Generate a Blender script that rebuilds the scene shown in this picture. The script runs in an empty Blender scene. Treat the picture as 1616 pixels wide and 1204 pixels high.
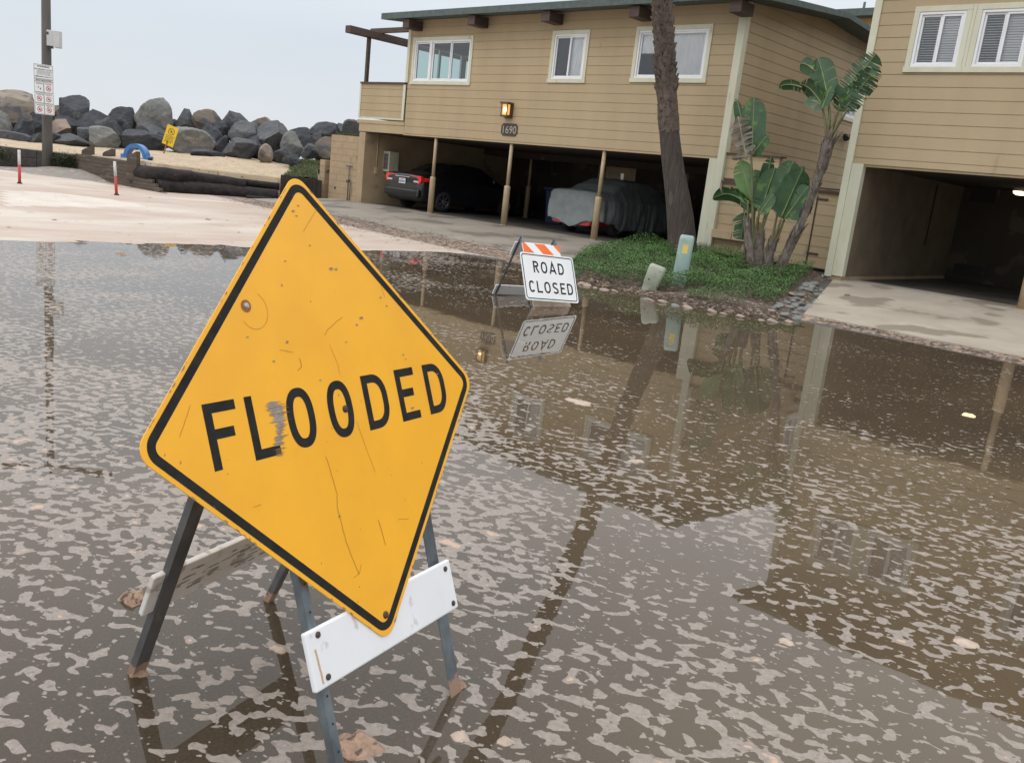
import bpy, bmesh, math, random
import numpy as np
from mathutils import Vector, Matrix, noise as mnoise
random.seed(7)
scene = bpy.context.scene
C = scene.collection
# ---------------------------------------------------------------- camera
F, PIT, ROL, YAW, H = 1387.49, .2264, .1114, -.7359, 1.55
CX, CY = 808.0, 602.0
fwd = Vector((math.sin(YAW)*math.cos(PIT), math.cos(YAW)*math.cos(PIT), -math.sin(PIT)))
r0 = Vector((math.cos(YAW), -math.sin(YAW), 0)); u0 = r0.cross(fwd)
RT = math.cos(ROL)*r0 + math.sin(ROL)*u0
UP = -math.sin(ROL)*r0 + math.cos(ROL)*u0
CAM = Vector((0, 0, H))
cd = bpy.data.cameras.new('camera'); cam = bpy.data.objects.new('camera', cd); C.objects.link(cam)
M = Matrix((RT, UP, -fwd)).transposed().to_4x4(); M.translation = CAM
cam.matrix_world = M
cd.sensor_fit = 'HORIZONTAL'; cd.sensor_width = 36; cd.lens = F/1616*36
cd.clip_start = .05; cd.clip_end = 6000
scene.camera = cam
# ---------------------------------------------------------------- world: overcast sky
SUN_EL, SUN_AZ = math.radians(50), math.radians(200)      # direction the light comes from (azimuth from +Y clockwise)
w = bpy.data.worlds.new('World'); scene.world = w; w.use_nodes = True
nt = w.node_tree; N = nt.nodes; Lk = nt.links; N.clear()
out = N.new('ShaderNodeOutputWorld'); bg = N.new('ShaderNodeBackground'); bg.inputs[1].default_value = 0.1
sky = N.new('ShaderNodeTexSky'); sky.sky_type = 'NISHITA'; sky.sun_disc = False
sky.sun_elevation = SUN_EL; sky.sun_rotation = SUN_AZ; sky.dust_density = 4; sky.air_density = 1.2
tc = N.new('ShaderNodeTexCoord'); sx = N.new('ShaderNodeSeparateXYZ')
Lk.new(tc.outputs['Generated'], sx.inputs[0])
rp = N.new('ShaderNodeValToRGB'); Lk.new(sx.outputs['Z'], rp.inputs[0])
e = rp.color_ramp.elements
e[0].position = 0.0; e[0].color = (.82, .86, .895, 1)
e[1].position = 1.0; e[1].color = (2.05, 2.08, 2.12, 1)
m_ = e.new(.12); m_.color = (.77, .84, .915, 1)
m_ = e.new(.23); m_.color = (.90, .95, 1.01, 1)
m_ = e.new(.34); m_.color = (1.38, 1.40, 1.46, 1)
m_ = e.new(.5); m_.color = (1.72, 1.73, 1.78, 1)
cn = N.new('ShaderNodeTexNoise'); cn.inputs['Scale'].default_value = 2.2; cn.inputs['Detail'].default_value = 5
mp = N.new('ShaderNodeMapping'); mp.inputs['Scale'].default_value = (1, 1, 3.5)
Lk.new(tc.outputs['Generated'], mp.inputs[0]); Lk.new(mp.outputs[0], cn.inputs['Vector'])
cr = N.new('ShaderNodeMapRange'); cr.inputs['To Min'].default_value = 9.2; cr.inputs['To Max'].default_value = 10.6
Lk.new(cn.outputs['Fac'], cr.inputs['Value'])
sc = N.new('ShaderNodeVectorMath'); sc.operation = 'SCALE'; Lk.new(rp.outputs[0], sc.inputs[0]); Lk.new(cr.outputs[0], sc.inputs['Scale'])
mx = N.new('ShaderNodeMix'); mx.data_type = 'RGBA'; mx.inputs[0].default_value = .9
Lk.new(sky.outputs[0], mx.inputs[6]); Lk.new(sc.outputs[0], mx.inputs[7])
Lk.new(mx.outputs[2], bg.inputs[0]); Lk.new(bg.outputs[0], out.inputs[0])
sd = bpy.data.lights.new('sun', 'SUN'); sd.energy = .5; sd.angle = math.radians(22); sd.color = (1, .96, .9)
so = bpy.data.objects.new('sun', sd); C.objects.link(so)
dirv = Vector((math.sin(SUN_AZ)*math.cos(SUN_EL), math.cos(SUN_AZ)*math.cos(SUN_EL), math.sin(SUN_EL)))
so.rotation_euler = dirv.to_track_quat('Z', 'Y').to_euler(); so.location = (0, -5, 30)
scene.view_settings.view_transform = 'Standard'; scene.view_settings.look = 'None'
scene.view_settings.exposure = 0.0; scene.view_settings.gamma = 1
scene.render.engine = 'CYCLES'
# ---------------------------------------------------------------- helpers
def ray(u, v): return RT*((u-CX)/F) - UP*((v-CY)/F) + fwd
def at(u, v, ax, val):
    d = ray(u, v); i = 'xyz'.index(ax); t = (val-CAM[i])/d[i]; return CAM + d*t
def dep(u, v, d): return CAM + ray(u, v)*d
def V(*a): return Vector(a)
OFF = {}
def tag(o, label=None, cat=None, group=None, kind=None):
    if label: o['label'] = label
    if cat: o['category'] = cat
    if group: o['group'] = group
    if kind: o['kind'] = kind
    return o
def thing(name, label, cat, loc=(0, 0, 0), group=None):
    o = bpy.data.objects.new(name, None); C.objects.link(o); o.location = loc; OFF[o] = Vector(loc)
    o.empty_display_size = .2
    return tag(o, label, cat, group)
class MB:
    def __init__(s): s.v = []; s.f = []; s.mi = []; s.sm = []; s.m = 0; s.smooth = False
    def face(s, pts):
        b = len(s.v); s.v += [Vector(p) for p in pts]; s.f.append(tuple(range(b, b+len(pts)))); s.mi.append(s.m); s.sm.append(s.smooth)
    def mesh(s, vs, fs):
        b = len(s.v); s.v += [Vector(p) for p in vs]
        for f in fs: s.f.append(tuple(i+b for i in f)); s.mi.append(s.m); s.sm.append(s.smooth)
    def obox(s, o, X, Y, Z):
        """box with corner o and edge vectors X, Y, Z"""
        o, X, Y, Z = Vector(o), Vector(X), Vector(Y), Vector(Z)
        vs = [o+X*a+Y*b+Z*c for c in (0, 1) for b in (0, 1) for a in (0, 1)]
        fs = [(0, 2, 3, 1), (4, 5, 7, 6), (0, 1, 5, 4), (2, 6, 7, 3), (0, 4, 6, 2), (1, 3, 7, 5)]
        if X.cross(Y).dot(Z) < 0: fs = [f[::-1] for f in fs]
        s.mesh(vs, fs)
    def box(s, x0, x1, y0, y1, z0, z1): s.obox((x0, y0, z0), (x1-x0, 0, 0), (0, y1-y0, 0), (0, 0, z1-z0))
    def beam(s, a, b, w, h, side=None):
        """bar of section w x h from a to b"""
        a, b = Vector(a), Vector(b); d = (b-a).normalized()
        sd_ = Vector(side) if side is not None else d.cross(V(0, 0, 1))
        if sd_.length < 1e-4: sd_ = V(1, 0, 0)
        sd_ = (sd_-d*sd_.dot(d)).normalized(); n = sd_.cross(d)
        s.obox(a-sd_*w/2-n*h/2, sd_*w, n*h, b-a)
    def tube(s, pts, rad, n=12, cap=True, jit=None):
        pts = [Vector(p) for p in pts]; k = len(pts)
        if not hasattr(rad, '__len__'): rad = [rad]*k
        b = len(s.v); prev = None
        for i, p in enumerate(pts):
            t = (pts[min(i+1, k-1)]-pts[max(i-1, 0)]).normalized()
            if prev is None:
                a = t.cross(V(0, 0, 1));
                if a.length < .05: a = t.cross(V(1, 0, 0))
            else: a = prev-t*prev.dot(t)
            a.normalize(); prev = a; c = t.cross(a)
            for j in range(n):
                an = 2*math.pi*j/n; r = rad[i]
                if jit: r *= jit(i, j)
                s.v.append(p+(a*math.cos(an)+c*math.sin(an))*r)
        for i in range(k-1):
            for j in range(n):
                j2 = (j+1) % n
                s.f.append((b+i*n+j, b+i*n+j2, b+(i+1)*n+j2, b+(i+1)*n+j)); s.mi.append(s.m); s.sm.append(True)
        if cap:
            s.f.append(tuple(b+j for j in range(n))[::-1]); s.mi.append(s.m); s.sm.append(False)
            s.f.append(tuple(b+(k-1)*n+j for j in range(n))); s.mi.append(s.m); s.sm.append(False)
    def disc(s, c, nrm, r, th, n=16):
        nrm = Vector(nrm).normalized(); s.tube([Vector(c), Vector(c)+nrm*th], [r, r], n)
    def prism(s, pts, nrm, th):
        """polygon pts (3D, in one plane) thickened by th along nrm"""
        pts = [Vector(p) for p in pts]; nrm = Vector(nrm)*th; k = len(pts)
        vs = pts+[p+nrm for p in pts]
        fs = [tuple(range(k))[::-1], tuple(range(k, 2*k))]+[(i, (i+1) % k, k+(i+1) % k, k+i) for i in range(k)]
        s.mesh(vs, fs)
    def build(s, name, mats, parent=None, bevel=0, seg=2, recalc=True):
        me = bpy.data.meshes.new(name)
        off = OFF.get(parent, Vector((0, 0, 0))) if parent else Vector((0, 0, 0))
        me.from_pydata([tuple(v-off) for v in s.v], [], s.f)
        if not isinstance(mats, (list, tuple)): mats = [mats]
        for m in mats: me.materials.append(m)
        me.polygons.foreach_set('material_index', s.mi); me.polygons.foreach_set('use_smooth', s.sm)
        if recalc or bevel:
            bm = bmesh.new(); bm.from_mesh(me)
            bmesh.ops.recalc_face_normals(bm, faces=bm.faces)
            bm.to_mesh(me); bm.free()
        me.update()
        o = bpy.data.objects.new(name, me); C.objects.link(o)
        if parent: o.parent = parent
        OFF[o] = off
        if bevel:
            md = o.modifiers.new('bevel', 'BEVEL'); md.width = bevel; md.segments = seg; md.limit_method = 'ANGLE'; md.angle_limit = math.radians(40)
        return o
def text_mesh(mb, s, size, org, X, Y, Nn, align='CENTER', off=.001, bold=0):
    cu = bpy.data.curves.new('t', 'FONT'); cu.body = s; cu.size = size; cu.align_x = align; cu.offset = bold
    cu.resolution_u = 3
    ob = bpy.data.objects.new('t', cu); C.objects.link(ob)
    dg = bpy.context.evaluated_depsgraph_get(); me = bpy.data.meshes.new_from_object(ob.evaluated_get(dg))
    X, Y, Nn, org = Vector(X), Vector(Y), Vector(Nn), Vector(org)
    mb.mesh([org+X*v.co.x+Y*v.co.y+Nn*off for v in me.vertices], [tuple(p.vertices) for p in me.polygons])
    bpy.data.objects.remove(ob); bpy.data.curves.remove(cu); bpy.data.meshes.remove(me)
def copy_tree(o, parent=None):
    c = o.copy(); C.objects.link(c)
    if parent: c.parent = parent
    for ch in list(o.children): copy_tree(ch, c)
    return c
def lerp_tab(x, xs, ys): return float(np.interp(x, xs, ys))
# ---------------------------------------------------------------- materials
def mat(name, c1, c2=None, scale=4, rough=.7, metal=0, bump=0, bscale=None, detail=4, lo=.35, hi=.65, spec=.5, stretch=(1, 1, 1), c3=None, s3=20, t3=.65, coat=0, emit=None, es=0):
    m = bpy.data.materials.new(name); m.use_nodes = True; n = m.node_tree.nodes; l = m.node_tree.links
    b = n['Principled BSDF']; b.inputs['Roughness'].default_value = rough; b.inputs['Metallic'].default_value = metal
    b.inputs['Specular IOR Level'].default_value = spec; b.inputs['Coat Weight'].default_value = coat
    t = n.new('ShaderNodeTexCoord'); mp = n.new('ShaderNodeMapping'); mp.inputs['Scale'].default_value = stretch
    l.new(t.outputs['Object'], mp.inputs[0])
    c2 = c2 or tuple(x*.86 for x in c1)
    ns = n.new('ShaderNodeTexNoise'); ns.inputs['Scale'].default_value = scale; ns.inputs['Detail'].default_value = detail; ns.inputs['Roughness'].default_value = .6
    l.new(mp.outputs[0], ns.inputs['Vector'])
    r = n.new('ShaderNodeMapRange'); r.inputs['From Min'].default_value = lo; r.inputs['From Max'].default_value = hi
    l.new(ns.outputs['Fac'], r.inputs['Value'])
    mix = n.new('ShaderNodeMix'); mix.data_type = 'RGBA'
    mix.inputs[6].default_value = (*c1, 1); mix.inputs[7].default_value = (*c2, 1); l.new(r.outputs[0], mix.inputs[0])
    last = mix.outputs[2]
    if c3:
        n3 = n.new('ShaderNodeTexNoise'); n3.inputs['Scale'].default_value = s3; n3.inputs['Detail'].default_value = 3
        l.new(mp.outputs[0], n3.inputs['Vector'])
        r3 = n.new('ShaderNodeMapRange'); r3.inputs['From Min'].default_value = t3; r3.inputs['From Max'].default_value = t3+.06
        l.new(n3.outputs['Fac'], r3.inputs['Value'])
        m3 = n.new('ShaderNodeMix'); m3.data_type = 'RGBA'; l.new(r3.outputs[0], m3.inputs[0]); l.new(last, m3.inputs[6]); m3.inputs[7].default_value = (*c3, 1)
        last = m3.outputs[2]
    l.new(last, b.inputs['Base Color'])
    if bump:
        bn = n.new('ShaderNodeTexNoise'); bn.inputs['Scale'].default_value = bscale or scale*4; bn.inputs['Detail'].default_value = 5
        l.new(mp.outputs[0], bn.inputs['Vector'])
        bp = n.new('ShaderNodeBump'); bp.inputs['Strength'].default_value = 1; bp.inputs['Distance'].default_value = bump
        l.new(bn.outputs['Fac'], bp.inputs['Height']); l.new(bp.outputs[0], b.inputs['Normal'])
    if emit:
        b.inputs['Emission Color'].default_value = (*emit, 1); b.inputs['Emission Strength'].default_value = es
    return m
def nodes_of(m): return m.node_tree.nodes, m.node_tree.links
TAN = mat('siding_paint', (.425, .33, .20), (.38, .295, .178), 1.2, .75, bump=.0015, bscale=40, c3=(.31, .24, .15), s3=2.5, t3=.69, stretch=(1, 1, .3))

TAN_B = mat('siding_paint_clean', (.43, .337, .207), (.39, .305, .186), 1.1, .75, bump=.0015, bscale=40, c3=(.32, .255, .155), s3=2.2, t3=.71, stretch=(1, 1, .3))
TANBLK = mat('painted_block', (.40, .30, .185), (.34, .25, .15), 2.0, .85, bump=.006, bscale=30, c3=(.27, .2, .12), s3=1.6, t3=.62)
TANIN = mat('carport_paint_shaded', (.055, .045, .032), (.042, .034, .025), 1.5, .9, bump=.003, bscale=30, c3=(.09, .07, .05), s3=2.0, t3=.6)  # tan interior paint darkened so its colour carries the carport's shade
CREAM = mat('cream_trim', (.60, .60, .47), (.54, .53, .40), 3, .6, stretch=(1, 1, .3), c3=(.45, .43, .31), s3=5, t3=.68)
VINYL = mat('white_vinyl', (.78, .79, .80), (.72, .73, .74), 3, .35)
POSTP = mat('post_paint', (.45, .345, .215), (.38, .285, .175), 3, .55, c3=(.3, .21, .12), s3=7, t3=.66)
BROWNW = mat('dark_brown_wood', (.085, .055, .042), (.06, .038, .03), 6, .7, stretch=(.4, .4, 2), bump=.002)
ROOFM = mat('roof_shingle', (.10, .13, .12), (.07, .095, .09), 8, .85, bump=.004, bscale=60)
SOFFIT = mat('soffit', (.10, .075, .055), (.08, .06, .045), 4, .8)
DARK = mat('dark_interior', (.03, .028, .026), (.02, .02, .02), 3, .9)
SCREEN = mat('insect_screen', (.09, .09, .095), (.07, .07, .075), 30, .8)
BLIND = mat('blind', (.93, .94, .95), (.86, .87, .88), 3, .6)
def glass(name, tint, f0=.08):
    m = bpy.data.materials.new(name); m.use_nodes = True; n, l = nodes_of(m); n.clear()
    o = n.new('ShaderNodeOutputMaterial'); mx = n.new('ShaderNodeMixShader'); tr = n.new('ShaderNodeBsdfTransparent'); gl = n.new('ShaderNodeBsdfGlossy')
    tr.inputs[0].default_value = (*tint, 1); gl.inputs['Roughness'].default_value = .02
    fr = n.new('ShaderNodeFresnel'); fr.inputs[0].default_value = 1.5
    ad = n.new('ShaderNodeMath'); ad.inputs[1].default_value = f0; l.new(fr.outputs[0], ad.inputs[0])
    nz = n.new('ShaderNodeTexNoise'); nz.inputs['Scale'].default_value = 1.5
    t = n.new('ShaderNodeTexCoord'); l.new(t.outputs['Object'], nz.inputs['Vector'])
    bp = n.new('ShaderNodeBump'); bp.inputs['Distance'].default_value = .004; l.new(nz.outputs['Fac'], bp.inputs['Height']); l.new(bp.outputs[0], gl.inputs['Normal'])
    l.new(ad.outputs[0], mx.inputs[0]); l.new(tr.outputs[0], mx.inputs[1]); l.new(gl.outputs[0], mx.inputs[2]); l.new(mx.outputs[0], o.inputs[0])
    return m
GLASS = glass('window_glass', (.93, .95, .95)); GLASST = glass('sea_tinted_glass', (.74, .86, .83), .10)
# concrete
CONC = mat('driveway_concrete', (.29, .255, .21), (.21, .185, .15), .9, .85, bump=.004, bscale=50, c3=(.15, .13, .11), s3=.9, t3=.54)
CONCB = mat('driveway_concrete_pale', (.40, .355, .29), (.31, .27, .215), 1.1, .85, bump=.004, bscale=50, c3=(.22, .185, .14), s3=1.2, t3=.54)
GALV = mat('galvanised_steel', (.20, .23, .25), (.13, .15, .17), 9, .42, metal=.75, bump=.0006, bscale=60, c3=(.16, .12, .09), s3=14, t3=.66)
GALVD = mat('dark_weathered_steel', (.07, .072, .075), (.045, .045, .048), 7, .5, metal=.6, bump=.0006, c3=(.14, .12, .10), s3=12, t3=.68)
PLWHITE = mat('white_board', (.74, .75, .76), (.68, .69, .70), 3, .45, c3=(.52, .49, .45), s3=16, t3=.64, stretch=(1, 1, .6))
RUST = mat('rusty_bolt', (.09, .055, .04), (.05, .035, .03), 60, .6, metal=.3)
RUSTO = mat('rust_stain', (.35, .12, .03), (.25, .09, .03), 60, .8)
BLACK = mat('sign_black', (.012, .012, .012), (.022, .022, .02), 25, .75, spec=.2, c3=(.10, .08, .04), s3=60, t3=.74)
ALU = mat('bare_aluminium', (.42, .43, .44), (.30, .30, .31), 60, .45, metal=.4)
SILT = mat('salmon_silt', (.40, .27, .19), (.22, .14, .10), 22, .9, bump=.01, bscale=40, c3=(.10, .07, .05), s3=30, t3=.6)
def sign_yellow():
    m = mat('sign_yellow', (.86, .42, .017), (.81, .385, .017), 5, .42, c3=(.70, .32, .02), s3=30, t3=.74)
    n, l = nodes_of(m); b = n['Principled BSDF']; src = b.inputs['Base Color'].links[0].from_socket
    t = n.new('ShaderNodeTexCoord')
    # small chips and dirt specks, gathered by a large noise
    vo = n.new('ShaderNodeTexVoronoi'); vo.inputs['Scale'].default_value = 26; vo.inputs['Randomness'].default_value = 1
    wn = n.new('ShaderNodeTexNoise'); wn.inputs['Scale'].default_value = 70
    va = n.new('ShaderNodeMixRGB'); va.inputs[0].default_value = .012; l.new(t.outputs['Object'], va.inputs[1]); l.new(wn.outputs['Color'], va.inputs[2])
    l.new(t.outputs['Object'], wn.inputs['Vector']); l.new(va.outputs[0], vo.inputs['Vector'])
    big = n.new('ShaderNodeTexNoise'); big.inputs['Scale'].default_value = 4.5; l.new(t.outputs['Object'], big.inputs['Vector'])
    thr = n.new('ShaderNodeMapRange'); thr.inputs['From Min'].default_value = .42; thr.inputs['From Max'].default_value = .72; thr.inputs['To Min'].default_value = 0; thr.inputs['To Max'].default_value = .11
    l.new(big.outputs['Fac'], thr.inputs['Value'])
    lt = n.new('ShaderNodeMath'); lt.operation = 'LESS_THAN'; l.new(vo.outputs['Distance'], lt.inputs[0]); l.new(thr.outputs[0], lt.inputs[1])
    mx = n.new('ShaderNodeMixRGB'); l.new(lt.outputs[0], mx.inputs[0]); l.new(src, mx.inputs[1]); mx.inputs[2].default_value = (.45, .23, .04, 1)
    l.new(mx.outputs[0], b.inputs['Base Color'])
    return m
YEL = sign_yellow()
def muddy_foot(m, top, soft=.03, c=(.27, .175, .12)):
    n, l = nodes_of(m); b = n['Principled BSDF']; src = b.inputs['Base Color'].links[0].from_socket; t = n.new('ShaderNodeTexCoord'); s_ = n.new('ShaderNodeSeparateXYZ'); l.new(t.outputs['Object'], s_.inputs[0])
    nn = n.new('ShaderNodeTexNoise'); nn.inputs['Scale'].default_value = 45; l.new(t.outputs['Object'], nn.inputs['Vector'])
    ma = n.new('ShaderNodeMath'); ma.operation = 'MULTIPLY_ADD'; ma.inputs[1].default_value = -.09; l.new(nn.outputs['Fac'], ma.inputs[0]); l.new(s_.outputs['Z'], ma.inputs[2])
    r = n.new('ShaderNodeMapRange'); r.inputs['From Min'].default_value = top-.045-.006; r.inputs['From Max'].default_value = top-.045; r.inputs['To Min'].default_value = 1; r.inputs['To Max'].default_value = 0; l.new(ma.outputs[0], r.inputs['Value'])
    mx = n.new('ShaderNodeMix'); mx.data_type = 'RGBA'; l.new(r.outputs[0], mx.inputs[0]); l.new(src, mx.inputs[6]); mx.inputs[7].default_value = (*c, 1); l.new(mx.outputs[2], b.inputs['Base Color'])
    mr = n.new('ShaderNodeMapRange'); mr.inputs['To Min'].default_value = b.inputs['Metallic'].default_value; mr.inputs['To Max'].default_value = 0; l.new(r.outputs[0], mr.inputs['Value']); l.new(mr.outputs[0], b.inputs['Metallic'])
GALVF = mat('galvanised_leg', (.22, .26, .28), (.12, .14, .155), 12, .42, metal=.6, bump=.0006, bscale=60, c3=(.30, .29, .27), s3=30, t3=.66, stretch=(1, 1, .5)); muddy_foot(GALVF, .055)
GALVD2 = mat('dark_weathered_leg', (.12, .12, .122), (.06, .06, .062), 9, .5, metal=.4, bump=.0006, c3=(.16, .15, .14), s3=25, t3=.64, stretch=(1, 1, .4)); muddy_foot(GALVD2, .045)
# ---------------------------------------------------------------- ground, water, sea
def sstep(a, b, x):
    t = max(0, min(1, (x-a)/(b-a))); return t*t*(3-2*t)
def nz2(x, y, s=1.0, z=0.0): return mnoise.noise(Vector((x*s, y*s, z)))
def gz(x, y):
    a = .0095*(-12.85-x) if x < -12.85 else .035*(-12.85-x)
    a = max(a, -.085)
    if x > 25: a = max(a, .02*(x-30))
    if y < -25: a = max(a, .02*(-y-30))
    cap = .29 if x < -8.5 else .345
    b = (.060*(y-12.05) if x < -8.5 else .085*(y-12.1))
    b = min(b, cap)
    k = sstep(-24.3, -22.6, x)
    b = b*k + (-.2)*(1-k)
    # smooth max
    h = max(0, 1-abs(a-b)/.05); z = max(a, b)+h*h*.0125*.5
    z += .0035*nz2(x, y, 1.1) + .0025*nz2(x, y, 3.7) + .006*nz2(x, y, .25)
    s = .671*(-x)+.741*y
    if s > 43: z = max(-3, z-.22*(s-43))
    return z
def axis_pts(lo, hi, step, far):
    a = list(np.arange(lo, hi+.001, step)); g = step
    while a[-1] < far: g *= 1.35; a.append(a[-1]+g)
    g = step
    while a[0] > -far: g *= 1.35; a.insert(0, a[0]-g)
    return a
XS = axis_pts(-40, 8, .2, 900); YS = axis_pts(-3, 18, .2, 900)
vs = []; fs = []
for y in YS:
    for x in XS: vs.append((x, y, gz(x, y)))
nx = len(XS)
for j in range(len(YS)-1):
    for i in range(nx-1): fs.append((j*nx+i, j*nx+i+1, (j+1)*nx+i+1, (j+1)*nx+i))
g = MB(); g.smooth = True; g.mesh(vs, fs)
# ---- ground material: asphalt, silt foam, debris by place
def px_poly_dist(x, y): return 0
gm = bpy.data.materials.new('ground_material'); gm.use_nodes = True; n, l = nodes_of(gm); b = n['Principled BSDF']
tc_ = n.new('ShaderNodeTexCoord'); OBJ = tc_.outputs['Object']
def noise_n(n, l, vec, scale, detail=4, rough=.55, dist=0):
    t = n.new('ShaderNodeTexNoise'); t.inputs['Scale'].default_value = scale; t.inputs['Detail'].default_value = detail
    t.inputs['Roughness'].default_value = rough; t.inputs['Distortion'].default_value = dist; l.new(vec, t.inputs['Vector']); return t.outputs['Fac']
def rng(n, l, v, a, b_, c=0., d=1., clamp=True):
    t = n.new('ShaderNodeMapRange'); t.clamp = clamp
    for k, x in zip(('From Min', 'From Max', 'To Min', 'To Max'), (a, b_, c, d)): t.inputs[k].default_value = x
    l.new(v, t.inputs['Value']); return t.outputs[0]
def mathn(n, l, op, a, b_=None):
    t = n.new('ShaderNodeMath'); t.operation = op
    for i, x in enumerate((a, b_)):
        if x is None: continue
        if isinstance(x, (int, float)): t.inputs[i].default_value = x
        else: l.new(x, t.inputs[i])
    return t.outputs[0]
def mixc(n, l, f, a, b_):
    t = n.new('ShaderNodeMix'); t.data_type = 'RGBA'
    if isinstance(f, (int, float)): t.inputs[0].default_value = f
    else: l.new(f, t.inputs[0])
    for i, x in ((6, a), (7, b_)):
        if isinstance(x, tuple): t.inputs[i].default_value = (*x, 1)
        else: l.new(x, t.inputs[i])
    return t.outputs[2]
def mapping(n, l, vec, scale=(1, 1, 1), rot=(0, 0, 0), loc=(0, 0, 0)):
    t = n.new('ShaderNodeMapping'); t.inputs['Scale'].default_value = scale; t.inputs['Rotation'].default_value = rot; t.inputs['Location'].default_value = loc
    l.new(vec, t.inputs[0]); return t.outputs[0]
asp = mixc(n, l, rng(n, l, noise_n(n, l, OBJ, 90, 3), .35, .7), (.05, .05, .052), (.12, .118, .115))
asp = mixc(n, l, rng(n, l, noise_n(n, l, OBJ, .9, 4), .45, .7), asp, (.05, .043, .035))
streak = mapping(n, l, OBJ, (.7, .28, 1), (0, 0, .12))
foamc = mixc(n, l, rng(n, l, noise_n(n, l, streak, 2.2, 6, .6), .38, .62), (.47, .39, .33), (.41, .32, .26))
foamc = mixc(n, l, rng(n, l, noise_n(n, l, streak, .8, 3, .5, .6), .50, .66), foamc, (.53, .47, .40))
foamc = mixc(n, l, rng(n, l, noise_n(n, l, streak, 11, 5, .7), .64, .72), foamc, (.27, .19, .14))
at_f = n.new('ShaderNodeAttribute'); at_f.attribute_name = 'foam'
at_c = n.new('ShaderNodeAttribute'); at_c.attribute_name = 'cream'
at_d = n.new('ShaderNodeAttribute'); at_d.attribute_name = 'debris'
foamc = mixc(n, l, rng(n, l, mathn(n, l, 'ADD', at_c.outputs['Fac'], mathn(n, l, 'MULTIPLY', noise_n(n, l, OBJ, 1.5, 5), .3)), .50, .74), foamc, (.60, .55, .48))
fm = rng(n, l, mathn(n, l, 'ADD', at_f.outputs['Fac'], mathn(n, l, 'MULTIPLY', mathn(n, l, 'SUBTRACT', noise_n(n, l, OBJ, 4, 6, .65), .5), .9)), .45, .55)
col = mixc(n, l, fm, asp, foamc)
flk = mixc(n, l, rng(n, l, noise_n(n, l, OBJ, 9, 5, .7), .46, .54), (.115, .09, .07), mixc(n, l, rng(n, l, noise_n(n, l, OBJ, 17, 4, .7), .5, .6), (.36, .27, .21), (.20, .13, .09)))
dm = rng(n, l, mathn(n, l, 'ADD', at_d.outputs['Fac'], mathn(n, l, 'MULTIPLY', mathn(n, l, 'SUBTRACT', noise_n(n, l, OBJ, 5, 6, .7), .5), .8)), .42, .55)
col = mixc(n, l, dm, col, flk)
l.new(col, b.inputs['Base Color']); b.inputs['Roughness'].default_value = .8
bp = n.new('ShaderNodeBump'); bp.inputs['Distance'].default_value = .012; l.new(noise_n(n, l, OBJ, 14, 7, .7), bp.inputs['Height']); l.new(bp.outputs[0], b.inputs['Normal'])
ground = g.build('ground', gm, recalc=False); tag(ground, kind='structure')
me = ground.data
fo = me.attributes.new('foam', 'FLOAT', 'POINT'); cr_ = me.attributes.new('cream', 'FLOAT', 'POINT'); de = me.attributes.new('debris', 'FLOAT', 'POINT')
A1 = np.array([(at(u, v, 'z', .05).x, at(u, v, 'z', .05).y) for u, v in ((0, 327), (0, 302), (80, 306), (170, 315), (238, 327), (150, 329), (60, 326))])
def inpoly(x, y, P):
    c = False; j = len(P)-1
    for i in range(len(P)):
        if (P[i][1] > y) != (P[j][1] > y) and x < (P[j][0]-P[i][0])*(y-P[i][1])/(P[j][1]-P[i][1])+P[i][0]: c = not c
        j = i
    return c
fa = []; ca = []; da = []
for v in vs:
    x, y = v[0], v[1]
    f = sstep(-12.0, -13.1, x)*sstep(12.9, 12.3, y-.055*max(0, -12-x)) if x < -11.9 else 0
    band = sstep(-.0, .02, v[2])*sstep(.075, .035, v[2]) if y > 9 and x > -15 else 0   # tide line along the concrete
    if x > -6.5: band = 0
    fa.append(max(f, band))
    c = .52 if inpoly(x, y, A1) else 0
    ca.append(c+.0)
    edge = 13.2+.052*max(0, -12-x)*1.0
    d = sstep(edge-1.3, edge-.6, y) if -24.5 < x < -9 else 0
    if x > -6.8: d = .62 if (.0 < v[2] < .06) else 0
    if x < -24.0 and y > 10.5: d = max(d, .5*sstep(-24, -25, x))
    da.append(d)
fo.data.foreach_set('value', fa); cr_.data.foreach_set('value', ca); de.data.foreach_set('value', da)
# ---- water: murky flood with foam film
wm = bpy.data.materials.new('flood_water'); wm.use_nodes = True; n, l = nodes_of(wm); n.clear()
wo = n.new('ShaderNodeOutputMaterial'); tcw = n.new('ShaderNodeTexCoord'); OBJ = tcw.outputs['Object']
ANG = math.radians(-8)
wv = mapping(n, l, OBJ, (1, 1, 1), (0, 0, -math.radians(22)))
# warp
wn = n.new('ShaderNodeTexNoise'); wn.inputs['Scale'].default_value = 8.; wn.inputs['Detail'].default_value = 2; l.new(wv, wn.inputs['Vector'])
wsub = n.new('ShaderNodeVectorMath'); wsub.operation = 'SUBTRACT'; l.new(wn.outputs['Color'], wsub.inputs[0]); wsub.inputs[1].default_value = (.5, .5, .5)
wsc = n.new('ShaderNodeVectorMath'); wsc.operation = 'SCALE'; l.new(wsub.outputs[0], wsc.inputs[0]); wsc.inputs['Scale'].default_value = .055
wad = n.new('ShaderNodeVectorMath'); l.new(wv, wad.inputs[0]); l.new(wsc.outputs[0], wad.inputs[1])
el = mapping(n, l, wad.outputs[0], (.80, 1, 1))
blob = noise_n(n, l, el, 19, 1.5, .45, 0)
small = noise_n(n, l, el, 48, 1.0, .4, 0)
den = noise_n(n, l, mapping(n, l, OBJ, (.35, .5, 1), (0, 0, .3)), 1.1, 4, .6, .4)
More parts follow.
